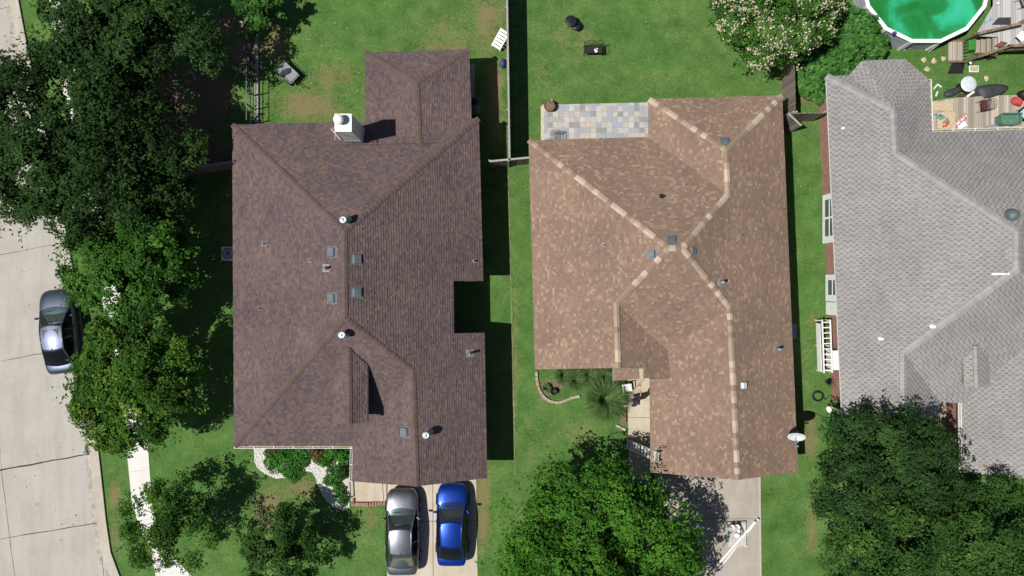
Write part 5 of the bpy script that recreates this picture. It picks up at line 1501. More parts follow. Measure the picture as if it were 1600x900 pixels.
    mb = MB(); mb.blob((0, .125, 1.65), (.014, .022, .026), 8, 6); 
    for sg in (-1, 1): mb.blob((sg * .083, .02, 1.65), (.014, .025, .035), 8, 6)
    mb.build('nose_and_ears', m.mat, root)
    mb = MB()
    for sg in (-1, 1): mb.blob((sg * .033, .112, 1.675), (.013, .008, .008), 8, 6)
    mb.build('eyes', M['black'], root)
    mb = MB(); mb.blob((0, .118, 1.61), (.028, .006, .008), 8, 6); mb.build('mouth', simple('lip_tone', (.3, .11, .09), .6), root)
    # remote control held in the lower hand
    return root
person(989, 622, math.radians(55))
# white folding chair by the porch
p = P(977, 604); ch = empty('patio_chair', (p.x, p.y, 0), math.radians(8), 'white plastic patio chair beside the porch where a person stands', 'chair')
mb = MB(); mb.box((0, 0, .44), (.46, .44, .04)); mb.build('seat', M['white'], ch, .012)
mb = MB()
for k in range(5): mb.box((-.18 + k * .09, .23, .67), (.06, .025, .42))
mb.box((0, .23, .88), (.46, .035, .06)); mb.build('backrest', M['white'], ch, .008)
for x, y in ((-.2, -.2), (.2, -.2), (-.2, .2), (.2, .2)):
    mb = MB(); mb.bar((x * 1.08, y * 1.08, 0), (x, y, .43), .035); mb.build('leg', M['white'], ch)
for x in (-.23, .23):
    mb = MB(); mb.bar((x, -.2, .64), (x, .23, .66), .045, .03); mb.bar((x, -.18, .44), (x, -.18, .64), .03); mb.build('armrest', M['white'], ch)
# broom leaning on the porch
mb = MB(); a, b = P(996, 604, .05), P(1002, 592, 1.3); mb.tube([a, b], .014, 6); mb.box((a.x, a.y, .1), (.3, .06, .16), .4); tag(mb.build('broom', M['pale_wood']), 'broom leaning beside the white patio chair at the porch', 'broom')
# tall plant stake lamp by the path
p = P(865, 611); mb = MB(); mb.lathe([(.0, .02), (.13, .02), (.17, .24), (.19, .25), (.19, .28), (.165, .28), (.155, .2), (0, .2)], (0, 0, 0), 18); o = mb.build('flower_pot', M['black'], None, loc=(p.x, p.y, 0)); tag(o, 'small black plant pot inside the stone edged bed', 'pot')
# terracotta planter on the slate patio
p = P(858, 168, .05); r0 = empty('round_planter', (p.x, p.y, .05), 0, 'round brown wooden planter at the corner of the slate patio', 'planter')
mb = MB(); mb.lathe([(0, 0), (.24, 0), (.3, .38), (.31, .42), (.27, .42), (.26, .34), (0, .34)], (0, 0, 0), 22); mb.build('tub', M['terracotta'], r0)
mb = MB(); mb.lathe([(0, .36), (.1, .37), (.26, .345)], (0, 0, 0), 16); mb.build('soil', simple('dry_soil', (.16, .11, .085), .95, 0, .5, 18, .8), r0)
mb = MB()
for k in range(12): a = k * 2.1; mb.tube([(0, 0, .36), (.1 * math.cos(a), .1 * math.sin(a), .43), (.2 * math.cos(a), .2 * math.sin(a), .4)], .008, 4)
mb.build('twigs', M['pale_wood'], r0)
p = P(862, 158.5); mb = MB(); mb.blob((0, 0, .06), (.12, .14, .08), 10, 6, .15); o = mb.build('pale_stone', M['stone'], None, loc=(p.x, p.y, 0)); tag(o, 'pale stone on the grass touching the round brown planter', 'stone')
# wire chair at the patio edge
def wire_chair(label, px, py, rz, z=0.05, w=.5, fabric=None, name='wire_chair', cat='chair', group=None, h=.85, mesh=True, mat='dark_metal'):
    p = P(px, py, z); r0 = empty(name, (p.x, p.y, z), rz, label, cat, group); hw = w / 2
    for x in (-hw, hw):
        for y in (-.22, .22): mb = MB(); mb.tube([(x, y, 0), (x * .96, y * .95, .43)], .013, 6); mb.build('leg', M[mat], r0)
    mb = MB(); mb.tube([(-hw, -.23, .43), (hw, -.23, .43), (hw, .23, .43), (-hw, .23, .43), (-hw, -.23, .43)], .014, 6)
    if mesh:
        k = int(w / .06)
        for i in range(k): x = -hw + (i + .5) * w / k; mb.tube([(x, -.23, .43), (x, .23, .43)], .006, 4)
        for j in range(5): y = -.18 + j * .09; mb.tube([(-hw, y, .43), (hw, y, .43)], .006, 4)
    mb.build('seat', M[mat], r0)
    if fabric: mb = MB(); mb.box((0, 0, .455), (w * .94, .44, .05)); mb.build('cushion', M[fabric], r0, .015)
    mb = MB(); nb = 2 if w > .8 else 1
    for b_ in range(nb):
        x0 = -hw + b_ * w / nb; x1 = x0 + w / nb
        pts = [(x0, .23, .43), (x0, .27, h * .8)] + [(x0 + (x1 - x0) * (.5 - .5 * math.cos(PI * t / 8)), .3, h * .8 + (h * .22) * math.sin(PI * t / 8)) for t in range(9)] + [(x1, .27, h * .8), (x1, .23, .43)]
        mb.tube(pts, .014, 6)
        for i in range(1, 6): x = x0 + (x1 - x0) * i / 6; mb.tube([(x, .23, .43), (x, .29, h * .8 + h * .2 * math.sin(PI * i / 6))], .006, 4)
        for zz in (.55, .66, .78): mb.tube([(x0, .25, zz), (x1, .25, zz)], .006, 4)
    mb.build('backrest', M[mat], r0)
    for x in (-hw, hw):
        mb = MB(); mb.tube([(x, .25, .68), (x * 1.06, 0, .68), (x * 1.04, -.2, .64), (x, -.22, .43)], .014, 6); mb.build('armrest', M[mat], r0)
    return r0
wire_chair('grey wire chair at the eave edge of the slate patio', 867, 217, 0, .05, .5, mat='grey_metal')
wire_chair('black metal garden loveseat with double arched back on the middle back lawn', 926, 81, 0, 0, 1.05, 'black', 'garden_loveseat', 'bench', h=.95)
mb = MB(); p = P(931, 79, .5); mb.box((0, 0, 0), (.14, .2, .012), .3); mb.box((.05, .07, .0), (.1, .12, .012), -.5); o = mb.build('paper_scrap', M['white'], None, loc=(p.x, p.y, .505)); tag(o, 'white paper scrap lying on the black garden loveseat', 'paper')
# small round mesh table and stool
p = P(891, 38); r0 = empty('mesh_table', (p.x, p.y, 0), 0, 'small round grey mesh table near the top of the middle back lawn', 'table')
mb = MB(); mb.lathe([(.0, .5), (.3, .5), (.32, .49), (.32, .47), (.3, .465), (0, .465)], (0, 0, 0), 24); mb.build('table_top', M['dark_metal'], r0)
for k in range(3): mb = MB(); a = k * 2.09; mb.tube([(.12 * math.cos(a), .12 * math.sin(a), .47), (.28 * math.cos(a), .28 * math.sin(a), 0)], .012, 6); mb.build('leg', M['dark_metal'], r0)
p = P(900, 43); wire_ = empty('stool', (p.x, p.y, 0), 0, 'dark round stool touching the small mesh table on the middle back lawn', 'stool')
mb = MB(); mb.lathe([(0, .3), (.27, .3), (.28, .28), (.27, .27), (0, .27)], (0, 0, 0), 22); mb.build('seat', M['dark_metal'], wire_)
for k in range(4): mb = MB(); a = k * 1.57 + .5; mb.tube([(.2 * math.cos(a), .2 * math.sin(a), .28), (.26 * math.cos(a), .26 * math.sin(a), 0)], .012, 6); mb.build('leg', M['dark_metal'], wire_)
# fire pit cart / garden trailer
p = P(453, 117); gc = empty('garden_cart', (p.x, p.y, 0), 0, 'dark metal garden cart with a tow bar on the left back lawn', 'cart')
ax = math.atan2(-(132 - 106), 468 - 440)
gc.rotation_euler = (0, 0, ax)
mb = MB(); mb.box((0, 0, .42), (1.15, .72, .03)); mb.build('bed', M['grey_plastic'], gc)
mb = MB()
for y in (-.36, .36): mb.bar((-.58, y, .62), (.58, y, .62), .025); mb.bar((-.58, y, .44), (.58, y, .44), .025); [mb.bar((x, y, .42), (x, y, .62), .02) for x in (-.56, -.28, 0, .28, .56)]
for x in (-.58, .58): mb.bar((x, -.36, .62), (x, .36, .62), .025); [mb.bar((x, y, .42), (x, y, .62), .02) for y in (-.18, 0, .18)]
mb.build('side_rails', M['dark_metal'], gc)
for sx in (-.35, .35):
    for sy in (-.42, .42):
        mb = MB(); mb.lathe([(.0, -.04), (.15, -.045), (.17, -.02), (.17, .02), (.15, .045), (0, .04)], (0, 0, 0), 16); R9 = Matrix.Rotation(PI / 2, 3, 'X'); mb.v = [R9 @ q_ + Vector((sx, sy * .9, .17)) for q_ in mb.v]; mb.build('wheel', M['rubber'], gc)
mb = MB(); mb.tube([(.5, 0, .2), (1.05, 0, .25), (1.2, 0, .35)], .02, 6); mb.bar((1.2, -.1, .35), (1.2, .1, .35), .025); mb.build('tow_bar', M['dark_metal'], gc)
p2 = P(447, 113, .5)
mb = MB(); mb.box((-.05, .02, .03), (.4, .3, .1), .4); mb.box((-.2, -.12, .05), (.22, .2, .12), 1.1); mb.box((.15, .12, .02), (.2, .24, .06), .1); o = mb.build('equipment_bundle', M['black'], None, .02, loc=(p2.x, p2.y, .445)); tag(o, 'black equipment bundle riding in the garden cart', 'bundle')
# white slatted lounge chair by the fence
p = P(782, 66); lc = empty('slatted_chair', (p.x, p.y, 0), math.radians(-32), 'white slatted chair against the fence between the back lawns', 'chair')
mb = MB()
for k in range(6): mb.box((0, -.42 + k * .17, .36 + .05 * k), (.55, .13, .025), M=Matrix.Rotation(.28, 3, 'X'))
mb.build('slats', M['white'], lc)
for x in (-.26, .26):
    mb = MB(); mb.bar((x, -.5, .32), (x, .52, .62), .04, .06); mb.bar((x, -.42, 0), (x, -.42, .36), .05); mb.bar((x, .4, 0), (x, .4, .58), .05); mb.build('side_frame', M['white'], lc)
p = P(785.5, 101); mb = MB(); mb.blob((0, 0, .22), (.17, .26, .24), 12, 8, .15); mb.tube([(-.1, -.1, .4), (0, 0, .5), (.1, .12, .4)], .02, 6); o = mb.build('duffel_bag', M['blue_plastic'], None, loc=(p.x, p.y, 0)); tag(o, 'dark blue bag on the grass strip beside the middle fence', 'bag')
# under the east eave of the dark roof
p = P(738.5, 128, .6); mb = MB(); mb.box((0, 0, 0), (.22, 2.0, .06)); mb.bar((0, -.9, -.6), (0, -.9, 0), .06); mb.bar((0, .9, -.6), (0, .9, 0), .06); o = mb.build('plank_bench', M['fence_cap'], None, loc=(p.x, p.y, .6)); tag(o, 'narrow grey plank bench in the shade of the dark brown eave', 'bench')
for i, (x, y, r) in enumerate([(743, 165, .22), (744, 177, .26)]):
    p = P(x, y); mb = MB(); mb.lathe([(0, 0), (r * .85, 0), (r, .85), (r * 1.06, .86), (r * 1.06, .9), (r * .6, .97), (0, .98)], (0, 0, 0), 18); o = mb.build('trash_bin', M['grey_metal'] if i else M['black'], None, loc=(p.x, p.y, 0)); tag(o, ['smaller dark bin at the end of the grey plank bench', 'larger grey bin by the corner of the dark brown eave'][i], 'bin')
# trellis panel in the notch of the dark roof
p = P(716, 497); tr = MB()
for k in range(4): tr.bar((-.22 + k * .15, -.65, .9), (-.18 + k * .15, .65, .98), .022)
for k in range(8): tr.bar((-.24, -.63 + k * .18, .93), (.26, -.63 + k * .18, .93), .022)
for x in (-.22, .24):
    for y in (-.62, .62): tr.bar((x, y, 0), (x, y, .93), .035)
o = tr.build('trellis_stand', M['grey_metal'], None, loc=(p.x, p.y, 0)); tag(o, 'grey grid plant stand in the dark notch of the brown roof', 'trellis')
# post between the gravel and the path
mb = MB(); a, b = P(546, 737, .3), P(548, 778, .3); mb.bar(a, b, .05, .05); mb.bar((a.x, a.y, 0), a, .05); mb.bar((b.x, b.y, 0), b, .05); tag(mb.build('low_handrail', M['dark_metal']), 'low black rail along the front path beside the gravel', 'handrail')
p = P(553, 782); mb = MB(); mb.box((0, 0, .08), (.1, .3, .16)); tag(mb.build('brick_stack', M['brick_brown'], None, .01, loc=(p.x, p.y, 0)), 'red brown bricks standing at the foot of the low black rail', 'bricks')
# debris on the tan house driveway: gutter lengths, sheet, buckets, sack
for i, (a, b) in enumerate([((1124, 879), (1180, 815)), ((1123, 890), (1185, 811))]):
    A, B = P(*a, .1), P(*b, .1); mb = MB(); A, B = P(*a, .12 - .02 * i), P(*b, .12 - .02 * i); d = (B - A).normalized(); s_ = Vector((-d.y, d.x, 0))
    for o_, hh in ((-.04, .1), (.04, .1)): mb.bar(A + s_ * o_ - Vector((0, 0, .02)), B + s_ * o_ - Vector((0, 0, .02)), .008, .1)
    mb.bar(A - Vector((0, 0, .068)), B - Vector((0, 0, .068)), .08, .008)
    if i == 0: mb.bar(A + s_ * .0 + Vector((0, 0, .028)), B + Vector((0, 0, .028)), .095, .008)
    o = mb.build('gutter_length', M['white']); tag(o, ['white gutter length on the driveway lying nearer the buckets', 'white gutter length on the driveway lying farther from the buckets'][i], 'gutter')
    for e_, sg in ((A, -1), (B, 1)):
        m2 = MB(); m2.box(e_ + d * .03 * sg - Vector((0, 0, .02)), (.06, .1, .11), math.atan2(d.y, d.x)); m2.build('end_cap', M['dark_metal'], o)
g = np.random.default_rng(5); mb = MB(); nx, ny = 16, 18
vs_ = []
for j in range(ny + 1):
    for i in range(nx + 1):
        px, py = 1137 + 31 * i / nx, 816 + 38 * j / ny; p = P(px, py); vs_.append(Vector((p.x + g.normal() * .01, p.y + g.normal() * .01, .045 + abs(g.normal()) * .018)))
mb.add(vs_, [(j * (nx + 1) + i, (j + 1) * (nx + 1) + i, (j + 1) * (nx + 1) + i + 1, j * (nx + 1) + i + 1) for j in range(ny) for i in range(nx)], 0, True)
o = mb.build('drop_sheet', simple('pale_drop_sheet', (.48, .45, .41), .5, 0, .15, 4, .1)); tag(o, 'wrinkled pale drop sheet spread on the driveway under the buckets', 'sheet')
mb = MB(); a, b, c = P(1138, 815, .07), P(1166, 814, .07), P(1167, 853, .07); mb.tube([a, a.lerp(b, .5), b, b.lerp(c, .1), c], .022, 6); tag(mb.build('black_hose', M['black']), 'thin black hose along the top and right edges of the drop sheet', 'hose')
for i, (x, y) in enumerate([(1141, 821), (1149, 820.5)]):
    p = P(x, y, .05); r0 = empty('bucket', (p.x, p.y, .05), 0, ['white bucket at the corner of the drop sheet nearest the tree shadow', 'white bucket between the other bucket and the tangled hose'][i], 'bucket', 'buckets on the driveway')
    mb = MB(); mb.lathe([(0, .01), (.12, .01), (.145, .34), (.155, .35), (.15, .36), (.135, .35), (.115, .06), (0, .06)], (0, 0, 0), 20); mb.build('pail', M['offwhite'], r0)
    mb = MB(); mb.tube([(.15 * math.cos(t * PI / 8), .15 * math.sin(t * PI / 8) * .5, .33 + .02 * math.sin(t * PI / 8)) for t in range(9)], .005, 4); mb.build('handle', M['dark_metal'], r0)
p = P(1151, 835, .06); mb = MB(); mb.blob((0, 0, .12), (.17, .15, .13), 12, 8, .18); mb.blob((.1, .16, .07), (.1, .16, .08), 10, 7, .2); o = mb.build('plastic_sack', M['white'], None, loc=(p.x, p.y, .05)); tag(o, 'white plastic sack on the drop sheet beside the gutter lengths', 'sack')
p = P(1137.5, 838, .06); mb = MB(); mb.box((0, 0, .03), (.07, .6, .05)); o = mb.build('teal_level', M['teal'], None, .01, loc=(p.x, p.y, .07)); tag(o, 'pale teal strip lying on the left edge of the drop sheet', 'tool')
mb = MB(); pts = [P(1155 + 4 * math.cos(t * .7) + t * .12, 823 + 4 * math.sin(t * .7) + t * .3, .08 + .01 * (t % 3)) for t in range(30)]; mb.tube(pts, .018, 5); tag(mb.build('coiled_cord', M['dark_metal']), 'tangled dark cord next to the white sack on the drop sheet', 'cord')
# hose and trellis by the grey house
def coil(cx, cy, r, n, z=.04): 
    return [P(cx + r * (1 + .18 * math.sin(t * .37)) * math.cos(t * .5), cy + r * .9 * (1 + .15 * math.cos(t * .29)) * math.sin(t * .5), z + .0016 * t) for t in range(n)]
mb = MB(); mb.tube(coil(1278, 619, 8, 50) + [P(1290, 625, .04), P(1296, 618, .04)], .02, 6); tag(mb.build('garden_hose', M['black']), 'black garden hose coiled on the grass strip before the grey house', 'hose')
mb = MB(); mb.tube([P(1262, 648, .03), P(1272, 645, .03), P(1283, 650, .03), P(1294, 655, .03)], .012, 5); tag(mb.build('black_cable', M['black']), 'thin black cable lying across the grass strip by the satellite dish', 'cable')
p = P(1281, 539, 0); pg = empty('trellis_rack', (p.x, p.y, 0), math.radians(2), 'tall white slatted rack against the red brick wall of the grey house', 'rack')
for x in (-.22, .22):
    mb = MB(); mb.box((x, 0, .9), (.05, 2.9, .12)); 
    for y in (-1.4, 0, 1.4): mb.box((x, y, .44), (.06, .06, .87))
    mb.build('side_frame', M['white'], pg)
for k in range(10): mb = MB(); mb.box((0, -1.3 + k * .29, .93), (.44, .05, .03)); mb.build('slat', M['white'], pg)
mb = MB(); mb.box((-.32, -.05, .62), (.03, 2.6, .5)); mb.build('front_board', M['white'], pg)
mb = MB(); mb.box((.42, -.75, .7), (.4, 1.05, .9)); mb.build('end_cabinet', M['white'], pg, .01)
p = P(1292, 596); mb = MB(); mb.lathe([(0, 0), (.1, 0), (.14, .25), (.15, .26), (.13, .26), (0, .2)], (0, 0, 0), 16)
for k in range(9): a = k * .7; mb.tube([(0, 0, .2), (.1 * math.cos(a), .12 * math.sin(a), .5), (.3 * math.cos(a), .3 * math.sin(a), .6)], .012, 5)
o = mb.build('potted_twigs', M['dark_metal'], None, loc=(p.x, p.y, 0)); tag(o, 'dark bare plant in a pot under the white slatted rack', 'potted plant')
rng = random.Random(12)
for i, (x, y, r, lab) in enumerate([(1294, 639, .2, 'white rock nearest the brick wall corner of the grey house'), (1296, 650, .17, 'middle white rock of the three at the grey house corner'), (1294, 661, .15, 'white rock at the corner beside the low green shrub')]):
    p = P(x, y); mb = MB(); mb.blob((0, 0, r * .5), (r * .8, r, r * .7), 9, 6, .2, rng, 0, False); tag(mb.build('white_rock', M['white'], None, loc=(p.x, p.y, 0)), lab, 'rock', 'white rocks by the brick corner')
p = P(1313, 648, 1.9); mb = MB(); mb.tube([(0, 0, .45), (.1, .05, .3), (.25, .1, .25), (.25, .1, -1.85)], .05, 8); o = mb.build('downspout', M['white'], HC, loc=(p.x + .1, p.y, 1.9))
# back yard of the grey house
p = P(1496, 103, .1); mb = MB(); mb.add([Vector(v) for v in ((-.5, -.42, 0), (.32, -.4, 0), (.45, .25, 0), (-.15, .5, 0), (-.5, -.42, .05), (.32, -.4, .05), (.45, .25, .08), (-.15, .5, .06))], [(3, 2, 1, 0), (4, 5, 6, 7), (0, 1, 5, 4), (1, 2, 6, 5), (2, 3, 7, 6), (3, 0, 4, 7)]); tag(mb.build('rubber_mat', M['black'], None, loc=(p.x, p.y, .02)), 'black rubber mat on the lawn at the foot of the small timber steps', 'mat')
p = P(1521, 108); mb = MB(); mb.box((0, 0, .03), (.52, .36, .06)); o = mb.build('paving_slab', M['white'], None, .01, loc=(p.x, p.y, 0)); m2 = MB(); m2.box((0, 0, .064), (.44, .29, .006)); m2.build('slab_face', simple('slab_sand', (.42, .34, .24), .9, 0, .3, 12, .3), o); tag(o, 'tan square paver with a white border on the lawn', 'paver')
p = P(1514, 99.5); mb = MB(); mb.lathe([(0, 0), (.1, 0), (.13, .2), (.11, .2), (.1, .14), (0, .14)], (0, 0, 0), 16); o = mb.build('flower_pot', M['black'], None, loc=(p.x, p.y, 0)); m2 = MB(); m2.lathe([(0, .17), (.07, .16), (.085, .14)], (0, 0, 0), 12); m2.build('pot_filling', M['white'], o); tag(o, 'small black pot with a pale top beside the square paver', 'pot')
p = P(1512, 73); mb = MB(); mb.box((0, 0, .3), (.42, .75, .6)); o = mb.build('green_bin', simple('bright_green_plastic', (.04, .22, .03), .6, 0, .3, 6, .2), None, .03, loc=(p.x - .1, p.y, 0)); tag(o, 'bright green box tucked under the steps of the pool deck', 'box')
for i, (x, y, lab) in enumerate([(1443, 94, 'tan log slice nearest the pool on the dark lawn, leftmost of the row'), (1459, 95, 'tan log slice in the middle of the row below the pool'), (1474, 92, 'tan log slice of the row closest to the timber steps'), (1448, 108, 'tan log slice lying nearest the grey roof corner'), (1541, 123, 'tan log slice alone on the lawn right of the white round table')]):
    p = P(x, y); mb = MB(); mb.lathe([(0, 0), (.14, 0), (.15, .03), (.14, .05), (0, .055)], (0, 0, 0), 14); mb.v = [Vector((v.x * (1 + .25 * math.sin(3 * i + 14 * v.y)), v.y * (1 + .2 * math.sin(2 * i + 16 * v.x)), v.z)) for v in mb.v]; tag(mb.build('log_slice', M['pale_wood'], None, loc=(p.x, p.y, 0)), lab, 'log', 'log slices on the lawn')
for i, (x, y, r, lab) in enumerate([(1461, 136, .9, 'pale wood scrap leaning across its twin near the grey eave'), (1467, 134, -.6, 'pale wood scrap farthest from the grey eave'), (1463, 147, 1.2, 'long pale wood scrap below the pair near the grey eave')]):
    p = P(x, y); mb = MB(); mb.box((0, 0, .03), (.3, .09, .05)); o = mb.build('wood_scrap', M['offwhite'], None, .008, loc=(p.x, p.y, 0)); o.rotation_euler.z = r; tag(o, lab, 'wood', 'wood scraps on the lawn')
# round white table over a dark grill and tarp
p = P(1514, 131, .8); rt = empty('round_table', (p.x, p.y, 0), 0, 'round white metal table at the lawn edge by the black tarps', 'table')
mb = MB(); mb.lathe([(0, .83), (.2, .825), (.42, .8), (.44, .78), (.42, .765), (0, .77)], (0, 0, 0), 30)
for k in range(8): a = k * PI / 4; mb.bar((.08 * math.cos(a), .08 * math.sin(a), .835), (.38 * math.cos(a), .38 * math.sin(a), .81), .01)
mb.build('table_top', simple('pale_metal_top', (.62, .68, .7), .4, .1, .15, 6, .1), rt)
mb = MB(); mb.tube([(0, 0, 0), (0, 0, .77)], .04, 8); mb.lathe([(0, 0), (.25, .02), (.25, .05), (.05, .09)], (0, 0, 0), 16); mb.build('pedestal', M['dark_metal'], rt)
def tarp(label, pts, h, mat, seed, name='tarp', cat='tarp', z0=0.0):
    P = lambda x, y: (lambda q: Vector((q.x, q.y, 0)))(globals()['P'](x, y, z0))
    g = np.random.default_rng(seed); c = P(sum(p[0] for p in pts) / len(pts), sum(p[1] for p in pts) / len(pts))
    mb = MB(); n = len(pts); rings = []
    for s_, zz in ((1, .01), (.92, h * .55), (.7, h * .9), (.4, h), (.12, h * .95)):
        rings.append([Vector(((P(*q).x - c.x) * s_ + g.normal() * .015, (P(*q).y - c.y) * s_ + g.normal() * .015, max(.01, zz + g.normal() * h * .1))) for q in pts])
    vs_ = [v for r in rings for v in r]
    a_ = sum(rings[0][i].x * rings[0][(i + 1) % n].y - rings[0][(i + 1) % n].x * rings[0][i].y for i in range(n))
    fs = [(r * n + i, r * n + (i + 1) % n, (r + 1) * n + (i + 1) % n, (r + 1) * n + i) for r in range(4) for i in range(n)] + [tuple(4 * n + i for i in range(n))]
    if a_ < 0: fs = [tuple(reversed(f)) for f in fs]
    mb.add(vs_, fs, 0, True); o = mb.build(name, mat, None, 0, 1, loc=(c.x, c.y, z0)); return tag(o, label, cat)
M['tarp'] = simple('charcoal_tarp', (.04, .042, .05), .6, 0, .25, 5, .3)
tarp('charcoal tarp swept from the white round table toward the grey eave', [(1474, 152), (1473, 146), (1480, 141), (1492, 137), (1503, 134), (1506, 140), (1498, 146), (1486, 154)], .22, M['tarp'], 1)
tarp('long charcoal tarp heap right of the white round table', [(1520, 136), (1536, 134), (1553, 131), (1570, 133), (1577, 136), (1572, 144), (1560, 151), (1545, 156), (1532, 158), (1527, 150)], .35, M['tarp'], 2)
tarp('dark brown bundle in the shade under the white round table', [(1490, 150), (1500, 146), (1520, 146), (1530, 150), (1525, 155), (1505, 154)], .25, simple('dark_brown_cloth', (.06, .035, .03), .9), 3, 'cloth_bundle', 'cloth')
mb = MB(); a, b = P(1511, 151, .3), P(1522, 143, .45); mb.bar(a, b, .1, .02); mb.bar((a.x, a.y, 0), a, .03); mb.bar((b.x, b.y, 0), b, .03); tag(mb.build('white_board', M['white']), 'white board sticking out under the round white table', 'board')
# rocking chair
wire_chair('dark rocking chair with a maroon back on the lower deck', 1531, 168, math.radians(-82), .2, .55, None, 'rocking_chair', 'chair', h=.95)
p = P(1538, 166, .75); mb = MB(); mb.box((0, 0, 0), (.06, .5, .55), .1); tag(mb.build('maroon_cushion', simple('maroon_cloth', (.14, .035, .05), .85, 0, .3, 9, .3), None, .03, loc=(p.x, p.y, .78)), 'maroon cushion hung on the back of the dark rocking chair', 'cushion')
# toy table
p = P(1477, 189, .5); tt = empty('low_table', (p.x, p.y, .2), 0, 'low square tan table with toys beside the grey eave', 'table')
mb = MB(); mb.box((0, 0, .38), (1.0, .9, .05)); mb.build('table_top', M['pale_wood'], tt, .01)
for x in (-.45, .45):
    for y in (-.4, .4): mb = MB(); mb.box((x, y, .18), (.06, .06, .36)); mb.build('leg', M['pale_wood'], tt)
for i, (x, y, mt, sz, lab) in enumerate([(1470, 183, 'teal', .14, 'teal toy at the corner of the low tan table'), (1476, 186, 'grey_plastic', .2, 'grey blue toy heap in the middle of the low tan table'), (1478, 194, 'orange', .13, 'orange toy pieces on the front half of the low tan table')]):
    p = P(x, y, .65); mb = MB(); g2 = random.Random(i)
    for k in range(6): mb.box((g2.uniform(-sz, sz), g2.uniform(-sz, sz), .05), (g2.uniform(.06, .16), g2.uniform(.06, .14), .1), g2.uniform(0, 3))
    tag(mb.build('toy_pieces', M[mt], None, .01, loc=(p.x, p.y, .605)), lab, 'toy')
p = P(1496, 189, .4); mb = MB()
for k in range(7): t = k / 6; mb.blob((-.35 + .75 * t, -.4 + .65 * t, .2 + .06 * (k % 2)), (.13, .16, .12), 10, 6, .1)
o = mb.build('pink_inflatable', M['pink'], None, loc=(p.x, p.y, .24)); tag(o, 'pink and white striped inflatable toy beside the low tan table', 'toy')
for k in range(4):
    t = (k + .5) / 4; m2 = MB(); m2.box((-.35 + .75 * t, -.4 + .65 * t, .34), (.07, .22, .03), -.85); m2.build('stripe', M['white'], o)
mb = MB(); p = P(1502, 196, .35); mb.box((0, 0, .15), (.5, .3, .04), .5); tag(mb.build('white_tray', M['white'], None, .01, loc=(p.x, p.y, .25)), 'white tray behind the pink inflatable toy', 'tray')
# green bench box
p = P(1574, 188, .5); gb = empty('storage_bench', (p.x, p.y, .2), 0, 'green plastic storage bench on the lower deck', 'bench')
mb = MB(); mb.box((0, 0, .22), (1.05, .5, .42)); mb.build('box', M['green_plastic'], gb, .02)
mb = MB(); mb.box((0, 0, .45), (1.08, .54, .05)); mb.box((.12, -.05, .485), (.62, .22, .03)); mb.build('lid', M['green_plastic'], gb, .015)
mb = MB(); mb.box((0, .28, .62), (1.05, .06, .36)); mb.build('backrest', M['green_plastic'], gb, .015)
for x in (-.52, .52): mb = MB(); mb.box((x, 0, .56), (.07, .5, .22)); mb.build('armrest', M['green_plastic'], gb, .015)
p = P(1548, 199, .4); mb = MB(); mb.box((0, 0, .2), (.5, .42, .4)); tag(mb.build('storage_box', M['grey_plastic'], None, .03, loc=(p.x, p.y - .1, .2)), 'grey plastic box at the eave edge of the lower deck', 'box').rotation_euler.z = .3
tarp('red cloth heaped on the lower deck near the green bench', [(1576, 161), (1580, 152), (1588, 150), (1597, 160), (1594, 168), (1586, 166)], .35, M['red_cloth'], 4, 'red_cloth', 'cloth', .2)
tarp('dark cloth pile at the deck edge above the red cloth', [(1584, 148), (1594, 140), (1612, 140), (1616, 160), (1602, 162)], .4, M['black'], 5, 'dark_cloth', 'cloth', .2)
p = P(1596, 178, .5); mb = MB(); mb.box((0, 0, 0), (.62, .62, .05), .75); o = mb.build('screen_panel', M['dark_metal'], None, .01, loc=(p.x + .1, p.y, .6)); m2 = MB(); m2.box((0, 0, .03), (.46, .46, .012), .75); m2.build('panel_face', simple('pale_blue_panel', (.4, .52, .58), .4, 0, .1, 6), o)
for a_ in (0, 1.57, 3.14, 4.71): m2 = MB(); m2.bar((.3 * math.cos(a_ + .75), .3 * math.sin(a_ + .75), -.4), (.3 * math.cos(a_ + .75), .3 * math.sin(a_ + .75), 0), .03); m2.build('leg', M['dark_metal'], o)
tag(o, 'pale blue table with a dark frame at the right edge of the lower deck', 'table')
# on the upper pool deck
p = P(1588, 61, zd); wt = empty('side_table', (p.x, p.y, zd), math.radians(45), 'white square side table on the grey pool deck', 'table')
mb = MB(); mb.box((0, 0, .44), (.46, .46, .03)); mb.build('table_top', M['white'], wt, .008)
for x in (-.2, .2):
    for y in (-.2, .2): mb = MB(); mb.box((x, y, .21), (.035, .035, .42)); mb.build('leg', M['white'], wt)
wire_chair('dark framed lounge chair at the upper right corner of the pool deck', 1596, 6, math.radians(20), zd, .65, 'grey_plastic', 'lounge_chair', 'chair', h=.8)
wire_chair('dark chair at the right end of the deck handrail', 1600, 38, math.radians(-60), zd, .5, None, 'deck_chair', 'chair')
p = P(1565, 34, zd); mb = MB(); mb.add([Vector(v) for v in ((-.55, -.17, .02), (.45, -.18, .02), (.46, .22, .02), (-.2, .2, .02), (-.55, -.17, .07), (.45, -.18, .07), (.46, .22, .07), (-.2, .2, .07))], [(3, 2, 1, 0), (4, 5, 6, 7), (0, 1, 5, 4), (1, 2, 6, 5), (2, 3, 7, 6), (3, 0, 4, 7)]); tag(mb.build('deck_mat', M['tarp'], None, loc=(p.x, p.y, zd)), 'dark mat lying on the pool deck behind the handrail', 'mat')
